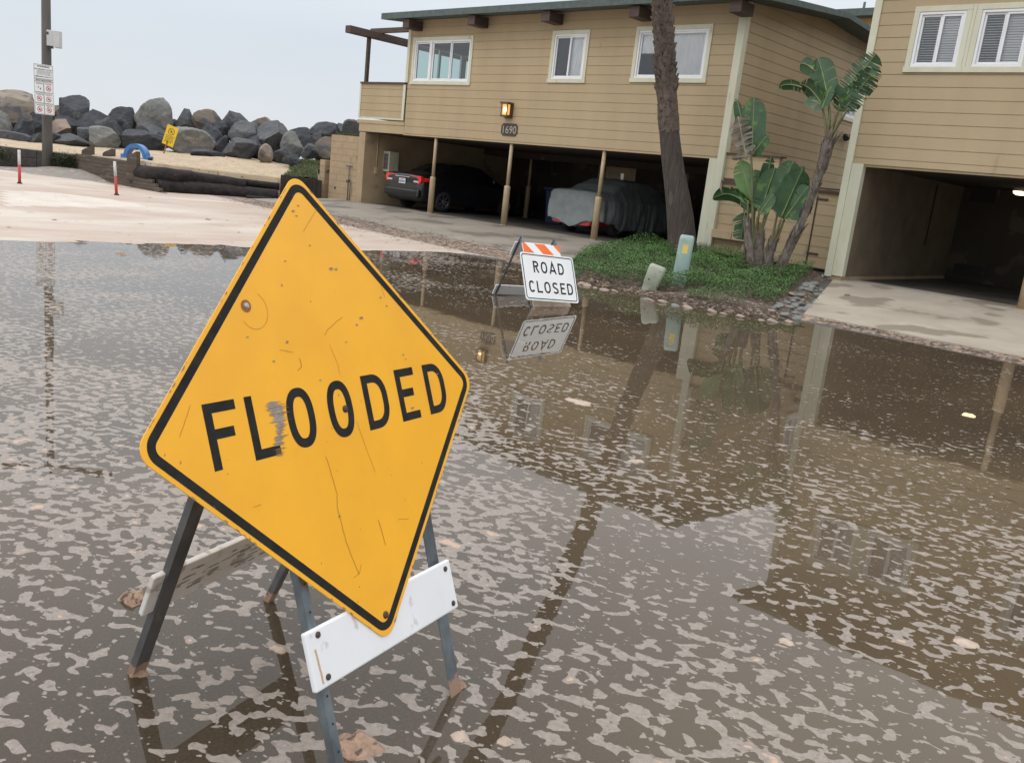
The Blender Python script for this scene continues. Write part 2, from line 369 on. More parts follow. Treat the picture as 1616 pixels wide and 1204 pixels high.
den2 = noise_n(n, l, mapping(n, l, OBJ, (.9, 1, 1), (0, 0, .1), (5, 3, 0)), 1.4, 3, .5, .5)
sxy = n.new('ShaderNodeSeparateXYZ'); l.new(OBJ, sxy.inputs[0])
# less foam close to the far kerb under the carport, more on the left pool
far = mathn(n, l, 'MULTIPLY', rng(n, l, sxy.outputs['Y'], 3.9, 6.6, 0, 1), rng(n, l, sxy.outputs['X'], -11.5, -8, 0.35, 1))
far = mathn(n, l, 'MULTIPLY', far, -.155)
hgt = mathn(n, l, 'ADD', blob, rng(n, l, den, .3, .7, -.098, .105, False))
hgt = mathn(n, l, 'ADD', hgt, rng(n, l, den2, .3, .7, -.07, .07, False))
hgt = mathn(n, l, 'ADD', hgt, far)
# clear patch round the sign stand
ds = n.new('ShaderNodeVectorMath'); ds.operation = 'DISTANCE'; l.new(OBJ, ds.inputs[0]); ds.inputs[1].default_value = (12.55, 24.7, 0) if 0 else (-2.0, 1.25, 0)
hgt = mathn(n, l, 'ADD', hgt, rng(n, l, ds.outputs['Value'], .35, 1.1, -.085, 0))
hn = hgt
film = mathn(n, l, 'MAXIMUM', rng(n, l, hn, .541, .560), rng(n, l, mathn(n, l, 'ADD', small, mathn(n, l, 'MULTIPLY', hn, .5)), .905, .917))
hole = noise_n(n, l, wv, 60, 2, .5)
film = mathn(n, l, 'MULTIPLY', film, rng(n, l, hole, .27, .30))
# solid crusts of pinkish foam at the heart of the larger mats
crust = rng(n, l, mathn(n, l, 'ADD', hn, mathn(n, l, 'MULTIPLY', noise_n(n, l, wv, 7, 2), .5)), 1.0, 1.04)
# murk
murkc = mixc(n, l, rng(n, l, noise_n(n, l, OBJ, .35, 3), .4, .6), (.110, .081, .050), (.094, .070, .046))
murkf = rng(n, l, noise_n(n, l, OBJ, .6, 3, .5, .3), .35, .65, .70, .93)
murkf = mathn(n, l, 'MULTIPLY', murkf, rng(n, l, ds.outputs['Value'], .5, 1.6, .55, 1))
dif = n.new('ShaderNodeBsdfDiffuse'); l.new(murkc, dif.inputs[0])
tra = n.new('ShaderNodeBsdfTransparent'); tra.inputs[0].default_value = (.85, .80, .72, 1)
m1 = n.new('ShaderNodeMixShader'); l.new(murkf, m1.inputs[0]); l.new(tra.outputs[0], m1.inputs[1]); l.new(dif.outputs[0], m1.inputs[2])
gls = n.new('ShaderNodeBsdfGlossy'); gls.inputs['Roughness'].default_value = .012; gls.inputs[0].default_value = (.93, .93, .93, 1)
fr = n.new('ShaderNodeFresnel'); fr.inputs[0].default_value = 1.34
rip = mathn(n, l, 'ADD', noise_n(n, l, mapping(n, l, OBJ, (1, .6, 1)), 3.0, 3, .5), mathn(n, l, 'MULTIPLY', noise_n(n, l, OBJ, .7, 2), 1.0))
rb = n.new('ShaderNodeBump'); rb.inputs['Distance'].default_value = .0008; l.new(rip, rb.inputs['Height'])
l.new(rb.outputs[0], gls.inputs['Normal']); l.new(rb.outputs[0], fr.inputs['Normal'])
m2 = n.new('ShaderNodeMixShader'); l.new(fr.outputs[0], m2.inputs[0]); l.new(m1.outputs[0], m2.inputs[1]); l.new(gls.outputs[0], m2.inputs[2])
# foam film: matt, slightly see-through, thin sheen
fcol = mixc(n, l, rng(n, l, noise_n(n, l, wv, 50, 3), .4, .65), (.315, .275, .24), (.25, .217, .19))
fcol = mixc(n, l, rng(n, l, noise_n(n, l, OBJ, 140, 2, .6), .66, .70), fcol, (.55, .51, .46))  # tiny pale specks: glints on the bubbles painted into the foam colour
fcol = mixc(n, l, rng(n, l, noise_n(n, l, OBJ, 45, 3, .6), .60, .66), fcol, (.20, .165, .14))
fcol = mixc(n, l, crust, fcol, (.44, .31, .23))
fd = n.new('ShaderNodeBsdfPrincipled'); l.new(fcol, fd.inputs['Base Color']); fd.inputs['Roughness'].default_value = .5; fd.inputs['Specular IOR Level'].default_value = .35
fb = n.new('ShaderNodeBump'); fb.inputs['Distance'].default_value = .004; l.new(hn, fb.inputs['Height'])
fb2 = n.new('ShaderNodeBump'); fb2.inputs['Distance'].default_value = .002; l.new(noise_n(n, l, wv, 120, 2), fb2.inputs['Height']); l.new(fb.outputs[0], fb2.inputs['Normal']); l.new(fb2.outputs[0], fd.inputs['Normal'])
m3 = n.new('ShaderNodeMixShader'); l.new(mathn(n, l, 'MAXIMUM', mathn(n, l, 'MULTIPLY', film, .80), mathn(n, l, 'MULTIPLY', crust, film)), m3.inputs[0]); l.new(m2.outputs[0], m3.inputs[1]); l.new(fd.outputs[0], m3.inputs[2])
l.new(m3.outputs[0], wo.inputs[0])
W = MB(); W.face([(-14.6, -60, 0), (60, -60, 0), (60, 13.2, 0), (-14.6, 13.2, 0)])
wob = W.build('flood_water', wm, recalc=False); tag(wob, kind='structure')
# sea beyond the boulders
SEA = mat('sea', (.16, .19, .20), (.13, .16, .17), .2, .15, bump=.05, bscale=1.5)
hd = V(-.671, .741, 0); hr = V(.741, .671, 0)
s_ = MB(); a0 = hd*45
s_.face([a0-hr*2500+V(0, 0, -1.2), a0+hr*2500+V(0, 0, -1.2), a0+hr*2500+hd*4000+V(0, 0, -1.2), a0-hr*2500+hd*4000+V(0, 0, -1.2)])
tag(s_.build('sea', SEA), kind='structure')
# sand berm behind the timber wall
UT = [-260, 0, 120, 208, 250, 345, 440, 500, 575]
FD = [27.6, 27.15, 26.95, 25.2, 24.6, 26.3, 27.2, 28.2, 29.4]
FZ = [.74, .74, .74, .84, .80, .66, .60, .62, .66]
RZ = [.88, .90, .97, 1.05, 1.12, 1.20, 1.15, 1.1, 1.0]
def berm_z(u, d):
    f = lerp_tab(u, UT, FD); z0 = lerp_tab(u, UT, FZ); z1 = lerp_tab(u, UT, RZ)
    if d <= 31.5: z = z0+(z1-z0)*sstep(f-2, 31.5, d)*1.0
    elif d < 34: z = z1
    else: z = z1-.26*(d-34)
    return z
def berm_pt(u, d, dz=0):
    # horizontal place of that bearing at that depth, height from the berm
    p = dep(u, 280, d); lo = p
    for _ in range(3):
        v = 280
        z = berm_z(u, d)
        # solve v so that the point has height z
        r = ray(u, v); # iterate on v
        v = CY-( ( (CAM.z - z) and 0) )
        break
    a, b_ = 0., 1204.
    for _ in range(30):
        m = (a+b_)/2
        if dep(u, m, d).z > berm_z(u, d): a = m
        else: b_ = m
    p = dep(u, a, d); p.z += dz
    return p
SAND = mat('dry_beach_sand', (.47, .37, .25), (.38, .30, .205), 2.5, .95, bump=.06, bscale=5, c3=(.17, .13, .09), s3=8, t3=.62)
SANDW = mat('damp_grey_sand', (.25, .225, .195), (.19, .17, .15), 3, .85, bump=.02, bscale=9, c3=(.36, .27, .2), s3=3, t3=.6)
bm_ = MB(); bm_.smooth = True; vs2 = []; fs2 = []; us = np.linspace(-260, 575, 140); ts = np.linspace(0, 1, 44)
for t in ts:
    for u in us:
        f = lerp_tab(u, UT, FD)+.12; d = f+(43-f)*t
        p = berm_pt(u, d); p.z += .05*nz2(p.x, p.y, .9)*sstep(0, .08, t)+.02*nz2(p.x, p.y, 3.)
        vs2.append(p)
# close the front down to the ground
for j in range(len(ts)-1):
    for i in range(139): fs2.append((j*140+i, j*140+i+1, (j+1)*140+i+1, (j+1)*140+i))
b0 = len(vs2)
for i in range(140): q = vs2[i].copy(); q.z = -.1; vs2.append(q)
for i in range(139): fs2.append((b0+i, b0+i+1, i+1, i))
bm_.mesh(vs2, fs2); tag(bm_.build('sand', SAND), kind='structure')
# grey sand mound round the lamp post
md_ = MB(); md_.smooth = True; PC = V(-28.6, 10.6, 0); nn = 60; vv = []
for j in range(nn):
    for i in range(nn):
        a = -1+2*i/(nn-1); c = -1+2*j/(nn-1)
        p = PC+hr*(a*3.6+.4)+hd*(c*2.0+.2)
        r = math.hypot(a, c); z = gz(p.x, p.y)-.03+(.26*(1-sstep(0, 1, r)))*(1+.35*nz2(p.x, p.y, 1.3))
        vv.append((p.x, p.y, z))
md_.mesh(vv, [(j*nn+i, j*nn+i+1, (j+1)*nn+i+1, (j+1)*nn+i) for j in range(nn-1) for i in range(nn-1)])
tag(md_.build('sand_mound', SANDW), kind='structure')
# ---------------------------------------------------------------- concrete drives (sheets with thickness)
def slab(name, poly_fn, xs, ys, zf, m, kind='structure'):
    s = MB(); s.smooth = True; nx = len(xs); top = [(poly_fn(x, y)[0], poly_fn(x, y)[1], 0) for y in ys for x in xs]
    top = [(x, y, zf(x, y)) for x, y, _ in top]; k = len(top)
    s.mesh(top, [(j*nx+i, j*nx+i+1, (j+1)*nx+i+1, (j+1)*nx+i) for j in range(len(ys)-1) for i in range(nx-1)])
    s.smooth = False
    rim = [i for i in range(nx)]+[(j+1)*nx-1 for j in range(1, len(ys))]+[(len(ys)-1)*nx+i for i in range(nx-2, -1, -1)]+[j*nx for j in range(len(ys)-2, 0, -1)]
    for q in range(len(rim)):
        a, b_ = top[rim[q]], top[rim[(q+1) % len(rim)]]
        s.face([a, b_, (b_[0], b_[1], b_[2]-.15), (a[0], a[1], a[2]-.15)])
    return tag(s.build(name, m), kind=kind)
FLA, FLB = .30, .36
def zA(x, y): return (FLA if y > 16.7 else FLA-.062*(16.7-y))+.003*nz2(x, y, .8)
def pA(x, y):
    if y < 16.7:
        f = (16.7-y)/3.4
        e = 13.25+.05*max(0, -12-x)+.1*nz2(x, 3, 1.5); y = 16.7-(16.7-e)*f
    return x, y
slab('concrete_drive', pA, np.linspace(-23.6, -10.15, 60), list(np.linspace(13.3, 16.7, 20))+[17.3], zA, CONC)
CONCD = mat('stained_floor_shaded', (.10, .088, .076), (.06, .053, .047), 1.2, .8, bump=.003, bscale=40, c3=(.045, .04, .036), s3=1.4, t3=.55)  # blotchy concrete, with the shade under the roof darkened into its colour
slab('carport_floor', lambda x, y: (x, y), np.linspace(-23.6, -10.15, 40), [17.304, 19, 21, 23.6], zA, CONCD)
def zB(x, y): return (FLB if y > 16.3 else FLB-.080*(16.3-y))+.003*nz2(x, y, .8)
def pB(x, y):
    if y < 16.3:
        f = (16.3-y)/3.8
        y = y+.06*nz2(x, 1, 1.8)*f
        if x < 0: x = x+ (1.25*f)*max(0, (-x)/6.9)
    return x, y
slab('concrete_driveway', pB, np.linspace(-6.92, 10, 70), list(np.linspace(12.5, 16.3, 20))+[17.0], zB, CONCB)
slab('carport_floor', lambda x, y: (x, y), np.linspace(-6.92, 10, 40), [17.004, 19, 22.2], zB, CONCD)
# ---------------------------------------------------------------- building helpers
class Wall:
    def __init__(s, O, X, Nn): s.O = Vector(O); s.X = Vector(X); s.N = Vector(Nn)
    def p(s, a, z, off=0): return s.O+s.X*a+V(0, 0, z)+s.N*off
    def box(s, mb, a0, a1, z0, z1, o0, o1): mb.obox(s.p(a0, z0, o0), s.X*(a1-a0), s.N*(o1-o0), V(0, 0, z1-z0))
def siding(mb, W_, a0, a1, z0, z1, ops=(), pitch=.2, top=None, phase=0):
    """grooved boards; ops are openings (a0,a1,z0,z1); top(a) optional roofline"""
    zs = []; z = z0-phase
    G = .0115
    while z < z1:
        for (p, q, o) in ((z, z+G, -.003), (z+G, z+pitch, .009)):
            p2, q2 = max(p, z0), min(q, z1)
            if q2-p2 > 1e-4: zs.append((p2, q2, o))
        z += pitch
    cuts = sorted(set([zz for op in ops for zz in op[2:]]+([float(q) for q in np.arange(5.42, 6.0, .033)] if top else [])))
    rows = []
    for p, q, o in zs:
        cc = [p]+[c for c in cuts if p < c < q]+[q]
        for i in range(len(cc)-1): rows.append((cc[i], cc[i+1], o))
    for k, (p, q, o) in enumerate(rows):
        mid = (p+q)/2; segs = [(a0, a1)]
        for op in ops:
            if op[2] <= mid <= op[3]:
                ns = []
                for s0, s1 in segs:
                    if op[1] <= s0 or op[0] >= s1: ns.append((s0, s1)); continue
                    if op[0] > s0: ns.append((s0, op[0]))
                    if op[1] < s1: ns.append((op[1], s1))
                segs = ns
        if top is not None: segs = [(max(s0, top(q)[0]), min(s1, top(q)[1])) for s0, s1 in segs if min(s1, top(q)[1])-max(s0, top(q)[0]) > .01]
        for s0, s1 in segs:
            mb.face([W_.p(s0, p, o), W_.p(s1, p, o), W_.p(s1, q, o), W_.p(s0, q, o)])
            if k and rows[k-1][2] != o:
                o2 = rows[k-1][2]; mb.face([W_.p(s0, p, o2), W_.p(s1, p, o2), W_.p(s1, p, o), W_.p(s0, p, o)])
def window(W_, bld, a0, a1, z0, z1, panes, trim=.09, glassm=None, trims=CREAM, blinds='', label=None):
    """outer trim a0..a1; panes: list of (f0,f1,kind)"""
    t = trim; m = MB()
    W_.box(m, a0, a1, z1-t, z1, .0, .035); W_.box(m, a0-.015, a1+.015, z0, z0+t, .0, .045)
    W_.box(m, a0, a0+t, z0+t, z1-t, 0, .035); W_.box(m, a1-t, a1, z0+t, z1-t, 0, .035)
    win = m.build('window', trims, bld, bevel=.004, seg=1)
    if label: win['label'] = label
    f = .045
    A0, A1, Z0, Z1 = a0+t, a1-t, z0+t, z1-t
    fr = MB()
    W_.box(fr, A0, A1, Z1-f, Z1, -.06, .022); W_.box(fr, A0, A1, Z0, Z0+f, -.06, .026)
    W_.box(fr, A0, A0+f, Z0+f, Z1-f, -.06, .022); W_.box(fr, A1-f, A1, Z0+f, Z1-f, -.06, .022)
    w_ = A1-A0-2*f
    for i, (p, q, kind) in enumerate(panes):
        s0, s1 = A0+f+w_*p, A0+f+w_*q; o = -.01 if i % 2 else -.03
        r = .035
        W_.box(fr, s0, s1, Z1-f-r, Z1-f, o-.02, o+.02); W_.box(fr, s0, s1, Z0+f, Z0+f+r, o-.02, o+.02)
        W_.box(fr, s0, s0+r, Z0+f+r, Z1-f-r, o-.021, o+.021); W_.box(fr, s1-r, s1, Z0+f+r, Z1-f-r, o-.021, o+.021)
        gm_ = MB(); gm_.face([W_.p(s0+r, Z0+f+r, o), W_.p(s1-r, Z0+f+r, o), W_.p(s1-r, Z1-f-r, o), W_.p(s0+r, Z1-f-r, o)])
        gm_.build('pane', glassm or GLASS, win, recalc=False)
        if kind == 'screen':
            sm = MB(); sm.face([W_.p(s0+r, Z0+f+r, o-.03), W_.p(s1-r, Z0+f+r, o-.03), W_.p(s1-r, Z1-f-r, o-.03), W_.p(s0+r, Z1-f-r, o-.03)])
            sm.build('screen', SCREENM, win, recalc=False)
        if kind in ('blind', 'curtain', 'bs', 'half'):
            bl = MB(); zz = Z0+f; zb = Z1-f
            if kind == 'half': zz = Z1-f-(Z1-Z0)*.42
            if kind in ('blind', 'bs'):
                z = zz+.02
                while z < zb-.02:
                    bl.obox(W_.p(s0-.01, z, -.075), W_.X*(s1-s0+.02), W_.N*.016+V(0, 0, -.033), V(0, 0, .003)+W_.N*.002); z += .040
            else:
                k = 22
                for c in range(k):
                    x0, x1 = s0+(s1-s0)*c/k, s0+(s1-s0)*(c+1)/k; o0 = -.07+.010*math.sin(c*1.9); o1 = -.07+.010*math.sin((c+1)*1.9)
                    bl.face([W_.p(x0, zz, o0), W_.p(x1, zz, o1), W_.p(x1, zb, o1), W_.p(x0, zb, o0)])
            bl.build('blind' if kind in ('blind', 'bs') else 'curtain', BLIND, win, recalc=False)
            if kind == 'bs':
                sm = MB(); sm.face([W_.p(s0+r, Z0+f+r, o-.03), W_.p(s1-r, Z0+f+r, o-.03), W_.p(s1-r, Z1-f-r, o-.03), W_.p(s0+r, Z1-f-r, o-.03)])
                sm.build('screen', SCREENM, win, recalc=False)
    fr.build('sash', VINYL, win, bevel=.004, seg=1)
    return win
# see-through insect screen
SCREENM = bpy.data.materials.new('fly_screen'); SCREENM.use_nodes = True; n, l = nodes_of(SCREENM)
b = n['Principled BSDF']; b.inputs['Base Color'].default_value = (.06, .06, .065, 1); b.inputs['Roughness'].default_value = .7
tcs = n.new('ShaderNodeTexCoord'); nzs = noise_n(n, l, tcs.outputs['Object'], 3, 2); l.new(rng(n, l, nzs, .3, .7, .62, .74), b.inputs['Alpha'])
# ---------------------------------------------------------------- building A (number 1690)
YA = 16.88
bA = thing('apartment_building', 'tan sided two storey apartment building raised over a carport with house number 1690', 'building', (-16, YA, 0))
WF = Wall((0, YA, 0), (1, 0, 0), (0, -1, 0)); WS = Wall((-10, YA, 0), (0, 1, 0), (1, 0, 0)); WL = Wall((-20.6, YA, 0), (0, 1, 0), (-1, 0, 0))
ZT = 5.62; BW = 23.8
WIN = [(-20.42, -17.97, 3.80, 5.06), (-15.2, -14.03, 3.895, 5.10), (-12.70, -10.72, 3.93, 5.12)]
m = MB(); siding(m, WF, -20.55, -10.08, 2.44, ZT, [(a+.06, b_-.06, c+.06, d-.06) for a, b_, c, d in WIN], pitch=.205)
m.box(-20.6, -10.05, YA+.0, YA+.16, 2.40, 2.438)
m.build('front_wall', TAN, bA, recalc=False)
window(WF, bA, *WIN[0], [(0, .33, 'open'), (.33, .67, 'open'), (.67, 1, 'open')], glassm=GLASST, label='wide three pane corner window showing pale sea light')
window(WF, bA, *WIN[1], [(0, .5, 'screen'), (.5, 1, 'curtain')])
window(WF, bA, *WIN[2], [(0, .45, 'half'), (.45, 1, 'curtain')])
# mullion of the corner window
m = MB(); WF.box(m, -19.70, -19.60, 3.89, 4.97, -.055, .03); m.build('mullion', VINYL, bA, bevel=.004, seg=1)
# side wall facing the gap
def roofz(y): return 5.52+.10*(y-16.3) if y < 20.4 else 5.93-.045*(y-20.4)
def gable(z):
    z -= .035
    return (max(0, (z-5.52)/.10+16.3-YA), 99 if z < 5.7 else (20.4-YA)+(5.93-z)/.045)
m = MB(); siding(m, WS, .02, BW-YA, 1.9, 5.95, [(5.25+.05, 6.3-.05, 3.85+.05, 4.95-.05)], pitch=.205, top=gable)
m.build('side_wall', TAN, bA, recalc=False)
window(WS, bA, 5.25, 6.3, 3.85, 4.95, [(0, .5, 'blind'), (.5, 1, 'curtain')])
m = MB(); WS.box(m, 0, BW-YA, .2, 1.9, -.10, 0); m.build('lower_side_wall', TAN, bA)
# left end wall with a broad opening to the sea deck
m = MB(); siding(m, WL, 0.02, BW-YA, 2.44, 5.9, [(.25, 2.9, 2.9, 4.98)], pitch=.205, top=gable); m.build('end_wall', TAN, bA, recalc=False)
m = MB()
for a in (.25, 1.12, 2.0, 2.84): WL.box(m, a, a+.06, 2.9, 4.98, -.05, .03)
WL.box(m, .31, 2.84, 4.92, 4.98, -.05, .028); WL.box(m, .31, 2.84, 2.9, 2.98, -.05, .028)
dd = m.build('deck_door', VINYL, bA, bevel=.004, seg=1)
m = MB(); m.face([WL.p(.3, 2.95, -.01), WL.p(2.86, 2.95, -.01), WL.p(2.86, 4.95, -.01), WL.p(.3, 4.95, -.01)]); m.build('pane', GLASST, dd, recalc=False)
INT = mat('room_paint', (.30, .27, .24), (.26, .24, .21), 1.5, .9)
m = MB()   # inner faces of the rooms: floor, partition walls
m.box(-22.7, -10.06, YA+.03, BW, 2.56, 2.62); m.box(-20.5, -10.1, 21.2, 21.3, 2.63, 5.6); m.box(-17.6, -17.5, YA+.3, 21.19, 2.63, 5.6)
m.box(-13.4, -13.3, YA+.3, 21.19, 2.63, 5.6); m.box(-10.2, -10.14, YA+.3, 21.19, 2.63, 5.5)
m.build('room_partition', INT, bA)
m = MB(); m.box(-20.5, -10.02, BW, BW+.12, 2.4, 5.7); m.build('rear_wall', TAN, bA)
# trims
m = MB()
m.box(-10.14, -9.97, YA-.035, YA+.0, .44, 5.75); m.box(-10.0, -9.965, YA, YA+.13, .44, 5.75)
m.build('corner_trim', CREAM, bA, bevel=.004, seg=1)
m = MB(); m.box(-10.33, -10.143, YA-.03, YA+.12, .44, 2.40); m.build('end_post', CREAM, bA, bevel=.004, seg=1)
m = MB(); m.box(-20.66, -20.55, YA-.028, YA+.1, 3.86, 5.55); m.build('corner_trim', CREAM, bA, bevel=.004, seg=1)
m = MB(); m.box(-10.36, -9.98, YA-.05, YA+.15, .25, .44); m.build('footing', TANBLK, bA, bevel=.01)
# carport
CEIL = 2.40
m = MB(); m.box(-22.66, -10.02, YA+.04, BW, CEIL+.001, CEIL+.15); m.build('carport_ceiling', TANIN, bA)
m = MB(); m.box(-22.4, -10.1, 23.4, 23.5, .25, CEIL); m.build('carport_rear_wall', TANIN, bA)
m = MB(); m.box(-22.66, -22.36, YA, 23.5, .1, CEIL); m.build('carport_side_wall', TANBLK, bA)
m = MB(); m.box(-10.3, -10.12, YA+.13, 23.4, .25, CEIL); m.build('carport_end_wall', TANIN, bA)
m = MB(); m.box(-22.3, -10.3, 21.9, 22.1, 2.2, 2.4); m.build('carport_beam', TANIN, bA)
def post(x, y, zb, zt, par, mt=POSTP, k=1.0):
    m = MB(); m.tube([(x, y, zb), (x, y, zb+.98), (x, y, zb+1.02), (x, y, zb+1.03)], [.082*k, .082*k, .078*k, .05*k], 16)
    m.tube([(x, y, zb+1.0), (x, y, zt)], [.048*k, .048*k], 14)
    m.tube([(x, y, zb), (x, y, zb+.02)], [.1*k, .1*k], 12)
    return m.build('post', mt, par)
for x in (-19.22, -16.28, -13.24): post(x, YA+.08, .30, 2.40, bA)
for x in (-20.15, -17.1, -14.1, -11.6): post(x, 22.0, .30, 2.2, bA, POSTP)
# things on the carport rear wall
for (u, v) in ((857, 262), (884, 262), (851, 322)):
    m = MB(); p = at(u, v, 'y', 23.38); m.box(p.x-.3, p.x+.3, 23.36, 23.4, p.z-.25, p.z+.25); m.build('vent', DARK, bA)
m = MB(); p = at(972, 290, 'y', 23.38); m.box(p.x-.75, p.x+.75, 23.35, 23.4, .3, 2.3); dr = m.build('storage_door', POSTP, bA, bevel=.01)
m = MB(); m.box(p.x-.35, p.x+.3, 23.33, 23.348, 1.35, 2.05); m.build('pane', GLASS, dr)
# meter box on the left inner wall
m = MB(); m.box(-22.36, -22.06, 17.62, 18.0, 1.30, 1.92); mb_ = m.build('meter_box', mat('ivory_box', (.52, .50, .38), None, 4, .5), bA, bevel=.015)
m = MB(); m.box(-22.31, -22.11, 17.605, 17.618, 1.38, 1.84); m.build('meter_panel', mat('grey_panel', (.16, .16, .15), (.08, .08, .08), 14, .5), mb_)
m = MB(); m.tube([(-22.33, 17.35, 2.38), (-22.33, 17.35, 1.35)], .018, 8); m.box(-22.36, -22.3, 17.31, 17.39, 1.2, 1.4); m.build('conduit', POSTP, bA)
# sea deck at the left end
m = MB(); DK = Wall((0, YA, 0), (1, 0, 0), (0, -1, 0)); siding(m, DK, -22.68, -20.66, 2.84, 3.80, pitch=.205, phase=.01); m.box(-22.69, -20.66, YA+.02, YA+.10, 2.84, 3.8)
m.box(-22.70, -22.62, YA+.1, 21, 2.84, 3.8)
m.build('deck_railing', TAN, bA, recalc=False)
m = MB(); m.box(-22.72, -20.62, YA-.06, YA+.14, 3.80, 3.85); m.box(-22.74, -22.58, YA+.14, 21, 3.80, 3.85); m.build('railing_cap', BROWNW, bA, bevel=.004, seg=1)
m = MB(); m.box(-22.75, -22.68, YA-.03, YA+.08, 2.80, 3.80); m.box(-20.70, -20.60, YA-.034, YA-.013, 2.80, 3.79); m.box(-22.68, -20.70, YA-.03, YA-.0, 2.80, 2.84)
m.build('railing_trim', CREAM, bA)
m = MB(); m.box(-22.78, -20.56, YA-.025, YA+.1, 2.66, 2.76); m.box(-22.70, -20.56, YA-.006, YA+.12, 2.42, 2.66); m.box(-22.7, -20.62, YA+.12, BW, 2.44, 2.54); m.build('deck_fascia', TAN, bA)
m = MB(); m.box(-22.62, -22.52, YA+.0, YA+.1, 3.85, 5.12); m.box(-22.62, -22.52, 20.8, 20.9, 3.85, 5.12); m.build('pergola_post', BROWNW, bA, bevel=.006, seg=1)
m = MB(); m.box(-22.70, -22.46, 16.15, 21.3, 5.12, 5.32); m.build('pergola_beam', BROWNW, bA, bevel=.006, seg=1)
m = MB(); m.box(-23.1, -20.6, 17.35, 17.43, 5.325, 5.47); m.box(-23.1, -20.6, 19.6, 19.68, 5.325, 5.47); m.build('pergola_rafter', BROWNW, bA, bevel=.006, seg=1)
# roof
m = MB(); ys = np.linspace(16.3, 24.2, 26); R0, R1 = -21.2, -9.45
up = [(y, roofz(y)+.06) for y in ys]; dn = [(y, roofz(y)-.06) for y in ys[::-1]]
prof = up+dn; m.smooth = False
m.prism([V(R0, y, z) for y, z in prof], (1, 0, 0), R1-R0)
rf = m.build('roof', ROOFM, bA)
m = MB(); m.box(R0, R1, 16.3-.03, 16.3, 5.46, 5.62); m.build('fascia', ROOFM, rf)
for (u, v) in ((640, 31), (743, 24), (860, 20), (1000, 12), (1160, 4)):
    p = at(u, v, 'y', 16.36)
    m = MB(); m.box(p.x-.11, p.x+.16, 16.36, YA-.02, 5.22, 5.45); m.build('rafter', BROWNW, rf, bevel=.006, seg=1)
# number plate and lamp
m = MB(); px, pz = -16.33, 2.73; hw, hh, c = .29, .155, .07
pts = [(-hw+c, -hh), (hw-c, -hh), (hw, -hh+c), (hw, hh-c), (hw-c, hh), (-hw+c, hh), (-hw, hh-c), (-hw, -hh+c)]
m.prism([V(px+a, YA-.03, pz+b_) for a, b_ in pts], (0, 1, 0), .02)
npl = m.build('number_plate', mat('plate_brown', (.055, .04, .03), (.035, .028, .022), 20, .5), bA, bevel=.004)
m = MB(); text_mesh(m, '1690', .27, (px, YA-.032, pz-.095), (1, 0, 0), (0, 0, 1), (0, -1, 0), off=.004); m.build('number', mat('pewter', (.42, .37, .31), None, 20, .4), npl, recalc=False)
m = MB(); lx, lz = -16.4, 3.2
m.box(lx-.13, lx+.13, YA-.05, YA-.012, lz-.19, lz+.19)
m.box(lx-.14, lx+.14, YA-.25, YA-.05, lz+.15, lz+.19); m.box(lx-.12, lx+.12, YA-.22, YA-.05, lz-.17, lz-.13)
for a in (-.11, .09):
    for y in (-.21, -.08): m.box(lx+a, lx+a+.02, YA+y-.01, YA+y+.01, lz-.13, lz+.15)
lp = m.build('wall_lamp', mat('lamp_bronze', (.10, .055, .025), None, 10, .5), bA)
m = MB(); m.box(lx-.088, lx+.088, YA-.19, YA-.09, lz-.12, lz+.14)
m.build('lamp_glass', mat('lit_amber_glass', (.8, .5, .2), None, 8, .4, emit=(1, .50, .14), es=.7), lp, bevel=.01)
m = MB(); m.disc((lx+.02, YA-.2, lz), (0, -1, 0), .055, .01, 12); m.build('bulb', mat('lamp_bulb', (1, .9, .7), None, 8, .4, emit=(1, .82, .5), es=4), lp)
# security light on the side wall
m = MB(); p = at(1332, 215, 'x', -9.98); m.tube([p, p+V(.12, 0, .0)], .05, 10); m.tube([p+V(.1, -.02, 0), p+V(.16, -.22, -.08)], [.05, .07], 10); m.tube([p+V(.1, .04, 0), p+V(.2, .2, -.1)], [.05, .07], 10)
m.build('security_light', mat('black_fitting', (.03, .03, .035), None, 10, .4), bA)
# ---------------------------------------------------------------- gate wall between buildings
gw = thing('gate_wall', 'tan board wall with a utility gate closing the gap between the two buildings', 'wall', (-8.5, 16.92, .4))
WG = Wall((0, 16.93, 0), (1, 0, 0), (0, -1, 0))
m = MB(); siding(m, WG, -9.96, -7.08, .46, 1.93, pitch=.205); m.box(-9.96, -7.08, 16.95, 17.05, .46, 1.93); m.build('boards', TAN, gw, recalc=False)
m = MB(); siding(m, WG, -9.96, -8.75, 2.02, 2.52, pitch=.205); m.box(-9.96, -8.75, 16.95, 17.05, 2.02, 2.52); m.build('upper_boards', TAN, gw, recalc=False)
m = MB(); m.box(-9.96, -7.08, 16.86, 17.1, 1.93, 1.97); m.box(-9.96, -8.70, 16.88, 17.1, 2.52, 2.55); m.box(-9.9, -7.08, 16.9, 17.0, 1.985, 2.018); m.build('ledge', BROWNW, gw)
m = MB(); gx = at(1283, 350, 'y', 16.9).x
m.box(gx-.012, gx+.012, 16.905, 16.93, .50, 1.85); m.build('gate_gap', RUST, gw)
m = MB()
for z in (1.78, .72): m.box(gx-.02, gx+.22, 16.895, 16.912, z, z+.035)
m.build('hinge', RUST, gw, bevel=.004)
m = MB(); m.box(gx+.62, gx+.80, 16.87, 16.918, 1.05, 1.5); m.build('latch_plate', POSTP, gw, bevel=.006)
m = MB(); m.box(-9.45, -8.93, 16.74, 16.915, .78, 1.22); cbx = m.build('cable_box', TAN, gw, bevel=.01)
m = MB(); m.box(-9.95, -9.47, 16.76, 16.915, .78, .95); m.tube([(-9.2, 16.86, .78), (-9.2, 16.86, .38)], .035, 10); m.build('conduit', POSTP, gw, bevel=.006)
